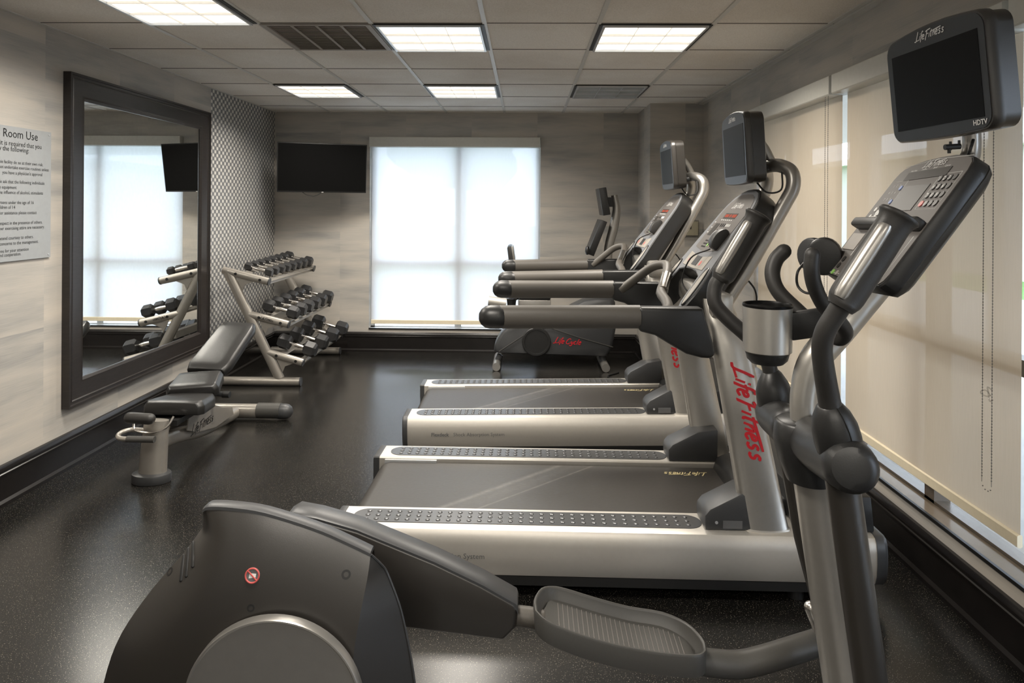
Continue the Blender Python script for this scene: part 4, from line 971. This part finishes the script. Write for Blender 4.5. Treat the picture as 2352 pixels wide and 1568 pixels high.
def ybound(x):
    ys = []
    for k in range(len(inn)):
        a, b_ = inn[k], inn[(k + 1) % len(inn)]
        if (a.x - x) * (b_.x - x) < 0: f = (x - a.x) / (b_.x - a.x); q = a.lerp(b_, f); ys.append((q.y, q.z))
    return (min(ys), max(ys)) if len(ys) > 1 else None
fl_ = []
for k in range(41):
    x = x0 + .002 + (x1 - x0 - .004) * k / 40; yb = ybound(x)
    if yb: fl_.append((x, yb))
fm = MB(); vv_ = []
for x, ((ya, za), (yc, zc)) in fl_: vv_ += [V(x, ya - .010, za), V(x, yc + .010, zc)]
fm.add(vv_, [(2 * k, 2 * k + 1, 2 * k + 3, 2 * k + 2) for k in range(len(fl_) - 1)]); fm.build('pedal_floor', 'tray_plastic', pd)
for k in range(26):
    x = x0 + .04 + (x1 - x0 - .07) * k / 25; yb = ybound(x)
    if yb and yb[1][0] - yb[0][0] > .03:
        (ya, za), (yc, zc) = yb; mb.tube([(x, ya + .004, za + .0005), (x, yc - .004, zc + .0005)], .0016, 6)
mb.build('tread_ribs', 'console_grey', pd)
# front column (fixed frame)
MB().tube([at(1868, 1010, 1.73), at(1881, 1100, 1.73), at(1950, 1568, 1.73), V(.872, 1.73, .05)], [(.055, .062)] * 4, 28, ref=(0, 1, 0)).build('front_column', 'silver_paint', E)
MB().box((.88, 1.72, .045), (.10, .64, .09)).build('front_foot', 'grey_plastic', E, .02)
MB().box((.05, 1.73, .075), (1.65, .10, .09)).build('base_beam', 'grey_plastic', E, .015)
MB().box((-.75, 1.72, .04), (.10, .60, .08)).build('rear_foot', 'grey_plastic', E, .02)
# upper mast
mast = [(1846, 975, 1.73), (1848, 900, 1.73), (1868, 830, 1.73), (1928, 757, 1.73), (2010, 657, 1.73), (2094, 560, 1.72), (2135, 490, 1.715)]
MB().tube([at(*p) for p in mast], [.032, .034, .037, .038, .038, .038], 24, 6, ref=(0, 1, 0)).build('mast', 'silver_paint', E)
MB().tube([at(2080, 565, 1.72), at(2150, 470, 1.715), at(2215, 380, 1.71), at(2232, 340, 1.71), at(2228, 250, 1.70)], [.03, .03, .024, .02, .02], 16, 5).build('screen_post', 'silver_tube', E)
MB().tube([at(2076, 580, 1.725), at(2108, 540, 1.72)], .043, 24).build('mast_cap', 'silver_tube', E)
# collar and pivots
cc = at(1842, 1010, 1.73)
def ell(c, rx, ry, n=28): return [c + V(rx * math.cos(2 * PI * k / n), ry * math.sin(2 * PI * k / n), 0) for k in range(n)]
MB().loft([ell(cc + V(.02, 0, -.10), .055, .060), ell(cc + V(.01, 0, -.05), .066, .072), ell(cc, .068, .075), ell(cc + V(-.005, 0, .045), .060, .066), ell(cc + V(-.005, 0, .052), .052, .058)]).build('pivot_collar', 'dark_plastic', E, ang=50)
MB().tube([at(1868, 1012, 1.69), at(1895, 1035, 1.61), at(1925, 1052, 1.52), at(1950, 1068, 1.44), at(1957, 1073, 1.41), at(1961, 1076, 1.396), at(1962, 1077, 1.392)], [.060, .058, .058, .056, .052, .042, .028], 28, 0).build('pivot_boss', 'dark_plastic', E)
MB().tube([at(1820, 985, 1.80), at(1800, 970, 1.90), at(1778, 955, 2.0), at(1770, 945, 2.06)], [.055, .054, .05, .044], 24, 3, round_=True).build('pivot_boss', 'dark_plastic', E)
# near lever
NY = 1.47
MB().tube([at(1925, 1060, NY), at(1934, 1100, NY), at(2000, 1568, NY), at(2012, 1700, 1.47)], [(.030, .035)] * 4, 24, ref=(0, 1, 0)).build('lower_lever', 'shell_plastic', E)
b0, b1 = at(1903, 925, 1.46), at(1932, 1040, NY); ax = b1 - b0; L = ax.length
MB().lathe([(.0, -.001), (.020, .0), (.026, L * .04), (.038, L * .22), (.046, L * .45), (.048, L * .7), (.047, L * .9), (.040, L * 1.0), (0, L * 1.02)], b0, ax, 28).build('arm_socket', 'dark_plastic', E, ang=50)
MB().tube([b0 + ax * f + V(.25, -1, 0).normalized() * (r_ + .0002) for f, r_ in ((.04, .026), (.22, .038), (.45, .046), (.7, .048), (.9, .047))], .0012, 6, 4).build('socket_seam', 'black_rubber', E)
arm = [at(1910, 950, 1.46), at(1903, 910, 1.455), at(1893, 850, 1.44), at(1888, 800, 1.43), at(1896, 760, 1.42), at(1920, 720, 1.41), at(1940, 690, 1.40)]
MB().tube(arm, [.024, .0225, .021, .0205, .0205, .0205], 18, 6).build('moving_arm', 'grip_rubber' if 0 else 'foam_rubber', E)
def grip(g0, g1, sgn, E=E):
    d = (g1 - g0)
    g = MB().tube([g0 - d * .03, g0 + d * .02, g0 + d * .1, g0 + d * .5, g0 + d * .88, g0 + d * .97, g1, g1 + d * .02], [(.026, .026), (.029, .031), (.026, .036), (.025, .036), (.028, .034), (.034, .042), (.033, .040), (.018, .02)], 20, 3, ref=(0, 1, 0)).build('arm_grip', 'foam_rubber', E, ang=60)
    off_ = V(-.018, -.013, .006)
    MB().tube([g0 + d * .06 + off_, g0 + d * .1 + off_, g0 + d * .5 + off_, g0 + d * .82 + off_, g0 + d * .86 + off_], [(.010, .006), (.017, .014), (.018, .015), (.017, .014), (.010, .006)], 16, 3, ref=(0, 1, 0)).build('pulse_plate', 'silver_tube', g)
grip(at(1933, 700, 1.40), at(2068, 492, 1.39), 1)
# far lever
FYv = 1.98
MB().tube([at(1795, 985, FYv), at(1822, 1100, FYv), at(1846, 1230, FYv), at(1888, 1390, FYv), at(1905, 1500, FYv)], [(.022, .028)] * 5, 18, 3, ref=(0, 1, 0)).build('lower_lever', 'shell_plastic', E)
MB().tube([at(1862, 1395, 1.93), at(1880, 1440, 1.93)], .018, 12, round_=True).build('lever_joint', 'chrome', E)
b0, b1 = at(1772, 850, 2.0), at(1782, 945, 2.0); ax = b1 - b0; L = ax.length
MB().lathe([(.0, -.001), (.020, .0), (.027, L * .06), (.042, L * .28), (.050, L * .5), (.050, L * .8), (.040, L * 1.0), (0, L * 1.02)], b0, ax, 28).build('arm_socket', 'dark_plastic', E, ang=50)
MB().tube([at(1775, 880, 2.0), at(1765, 835, 2.0), at(1750, 805, 2.01), at(1715, 770, 2.02), at(1668, 728, 2.04), at(1642, 695, 2.05), at(1642, 660, 2.06), at(1652, 640, 2.06)], .0215, 18, 6).build('moving_arm', 'foam_rubber', E)
grip(at(1656, 640, 2.06), at(1744, 492, 2.05), 1)
# fixed horn handles
MB().tube([at(1800, 577, 1.90), at(1782, 597, 1.90), at(1774, 630, 1.89), at(1787, 668, 1.87), at(1826, 708, 1.84), at(1872, 748, 1.80), at(1905, 762, 1.76)], .0205, 16, 6, round_=True).build('fixed_handle', 'foam_rubber', E)
MB().tube([at(1866, 585, 1.58), at(1864, 620, 1.58), at(1872, 660, 1.59), at(1893, 702, 1.61), at(1925, 735, 1.63), at(1942, 762, 1.65), at(1930, 778, 1.68), at(1912, 772, 1.70)], .0175, 16, 6, round_=True).build('fixed_handle', 'foam_rubber', E)
# cup holder
cp = at(1763, 700, 1.78)
cup = MB().lathe([(.054, -.122), (.060, -.118), (.0615, -.01), (.0615, 0), (.0585, 0), (.0555, -.02), (.052, -.0985), (0, -.0985)], cp, (0.0, 0, 1), 36).build('cup_holder', 'silver_paint', E)
MB().lathe([(.0, -.150), (.040, -.150), (.050, -.14), (.055, -.121), (.055, -.116), (0, -.116)], cp, (0, 0, 1), 36).build('cup_base', 'dark_plastic', cup)
MB().lathe([(0, -.0978), (.0512, -.0975), (.0545, -.002), (.0580, .0035), (.0612, .0035), (.0622, .001), (.0618, -.004), (.0595, -.004)], cp, (0, 0, 1), 36).build('cup_liner', 'screen_black', cup)
boxseg(at(1812, 752, 1.75), at(1912, 738, 1.72), .075, .022, 0, 'cup_bracket', 'dark_plastic', E, .006)
boxseg(at(1800, 735, 1.84), at(1900, 728, 1.80), .05, .012, 0, 'cup_bracket', 'dark_plastic', E, .004)
# console
O = V(.79, 1.715, 1.335); eu = V(-.138, -.99, .02); ev = V(.58, 0, .814)
F = frame(O, eu, ev)
F_ = F; sg_ = -1 if F_(0, 0, 1).x > O.x else 1
F = lambda u, v_, k=0: F_(u, .035 + v_ * .915, k * sg_)
hw = .213
def con_out(q, dv=0): 
    h_ = [(0, .395), (.08, .393), (.14, .385), (.180, .374), (.198, .36), (.207, .335), (.213, .20), (.217, .02), (.212, .0), (.198, -.012), (.10, -.016), (0, -.018)]
    p = h_ + [(-u, v_) for u, v_ in h_[-2:0:-1]]; return [(u * q, .19 + (v_ - .19) * q) for u, v_ in p]
cb2 = MB().loft([[F(u, v_, k) for u, v_ in con_out(q)] for k, q in ((-.060, .88), (-.048, .97), (-.036, 1.0), (-.034, .995), (-.032, 1.0), (-.004, 1.0), (0, .988))]).build('console_body', 'dark_plastic', E, ang=35)
MB().loft([[F(u, v_, k) for u, v_ in con_out(.975)] for k in (-.003, .0018)]).build('console_face', 'console_grey', E)
rect = lambda u0, u1, v0, v1, sk=0: [(u0, v0), (u1, v0), (u1 + sk, v1), (u0 + sk, v1)]
MB().prism(rect(-.125, .115, .322, .350), F, .001, .0032).build('display', 'lcd', E)
MB().prism(rect(-.085, .065, .215, .300), F, .001, .0032).build('main_screen', 'tray_plastic', E)
MB().prism(rect(-.195, .205, .150, .178), F, .0, .028).build('reading_ledge', 'dark_plastic', E, .006)
MB().prism(rect(-.195, -.105, .078, .135), F, .001, .004).build('status_window', 'vent_metal', E)
def bt(nm, mt, spots, r, h=.0042, par=E, rx=1.0):
    mb = MB()
    for u, v_ in spots: mb.prism([(u + r * rx * math.cos(2 * PI * k / 16), v_ + r * math.sin(2 * PI * k / 16)) for k in range(16)], F, .0012, h)
    return mb.build(nm, mt, par)
mk = lambda u0, v0, nu, nv, du, dv: [(u0 + i * du, v0 - j * dv) for i in range(nu) for j in range(nv)]
bt('keypad', 'button_dark', mk(.100, .312, 4, 3, .024, .026), .0092)
bt('clear_key', 'button_red', [(.100, .234)], .0092); bt('zero_key', 'button_dark', [(.124, .234)], .0092); bt('enter_key', 'button_dark', [(.148, .234), (.172, .234)], .0092)
for i in range(3):
    for j in range(3):
        text(str(1 + i + 3 * j), .016, (lambda u, v_, k=0, i=i, j=j: F(.100 + .024 * i + u - .0045, .312 - .026 * j + v_ - .0055, .0044)), 'print_white', E, 'key_number', bold=.0004)
text('0', .016, (lambda u, v_, k=0: F(.124 + u - .0045, .234 + v_ - .0055, .0044)), 'print_white', E, 'key_number', bold=.0004)
for i in range(3):
    for j in range(3):
        text(str(1 + i + 3 * j), .013, (lambda u, v_, k=0, i=i, j=j: F(-.165 + .020 * i + u, .302 - .024 * j + v_, .0024)), 'print_white', E, 'key_number')
bt('channel_keys', 'button_blue', [(-.103, .296), (-.103, .248), (-.103, .212)], .008)
bt('program_keys', 'print_white', [(-.165, .222), (-.150, .190), (-.135, .200), (-.168, .196), (-.122, .188), (-.14, .212), (-.125, .208)], .0078)
bt('shortcut_keys', 'print_white', mk(-.075, .118, 5, 1, .026, .0) + mk(-.047, .090, 3, 1, .026, 0), .0105)
for q in ([(-.125, .045), (-.128, .022)], [(-.02, .045), (-.022, .022)], [(.07, .04)]): bt('level_keys', 'button_dark', q, .0095)
bt('start_key', 'button_green', [(-.135, -.002)], .0085); bt('stop_key', 'vent_metal', [(-.10, -.002), (-.065, -.002)], .0085)
mb = MB()
def line(pts_): mb.tube([F(u, v_, .0019) for u, v_ in pts_], .0007, 4)
line([(-.18, .376), (0, .386), (.18, .376)]); line([(.085, .328), (.185, .328), (.187, .218), (.085, .218), (.085, .328)]); line([(-.175, .322), (-.09, .322)]); line([(-.09, .322), (-.09, .20)])
line([(-.195, -.004), (.19, -.004), (.19, .135)]); line([(-.10, .135), (-.10, .06)]); mb.build('panel_lines', 'print_white', E)
s_ = 1
logo(['life', 'fitness'], .125, (lambda u, v_, k=0: F(u - .06, .362 + v_, .0024 + k)), 'print_white', E, 'console_logo', .010)
for s_, u0 in (('Heart Rate', -.12), ('Distance', -.055), ('Speed', .01), ('Calories', .07)):
    text(s_, .0085, (lambda u, v_, k=0, u0=u0: F(u0 + u, .353 + v_, .0024)), 'print_white', E, 'panel_lettering')
text('Begin pedaling', .010, (lambda u, v_, k=0: F(-.05 + u, .200 + v_, .0024)), 'print_white', E, 'panel_lettering'); text('Quick Start', .010, (lambda u, v_, k=0: F(-.06 + u, .184 + v_, .0024)), 'print_white', E, 'panel_lettering')
# side device dock
dk = at(1893, 588, 1.90)
MB().tube([dk + V(-.012, -.022, 0), dk + V(.012, .022, 0)], [(.052, .046)] * 2, 28, ref=(0, 0, 1)).build('device_dock', 'dark_plastic', E, .008)
MB().tube([dk + V(-.035, .012, .002), dk + V(-.012, .03, .002)], [(.048, .040)] * 2, 28, ref=(0, 0, 1)).build('dock_face', 'grey_plastic', E, .006)
MB().tube([at(1850, 600, 1.88), at(1832, 625, 1.86), at(1832, 655, 1.86), at(1850, 672, 1.84), at(1880, 672, 1.82)], .0035, 8, 6).build('dock_cable', 'dark_plastic', E)
# screen
tv_(E, V(1.034, 1.75, 1.849), V(-.06, 1, 0), V(-.10, 0, 1), .385, .272, .070, .018, True)
MB().tube([at(2180, 338, 1.70), at(2180, 352, 1.70)], .004, 8).build('screen_bracket', 'black_rubber', E)
mb = MB(); mb.tube([at(2170, 338, 1.70), at(2205, 336, 1.70)], .007, 10); mb.tube([at(2183, 325, 1.70), at(2183, 345, 1.70)], .003, 6); mb.tube([at(2203, 322, 1.70), at(2203, 338, 1.70)], .003, 6); mb.build('screen_bracket', 'black_rubber', E)
MB().tube([at(2236, 320, 1.69), at(2228, 345, 1.685), at(2222, 360, 1.70)], .0035, 6, 4).build('screen_cable', 'black_rubber', E)
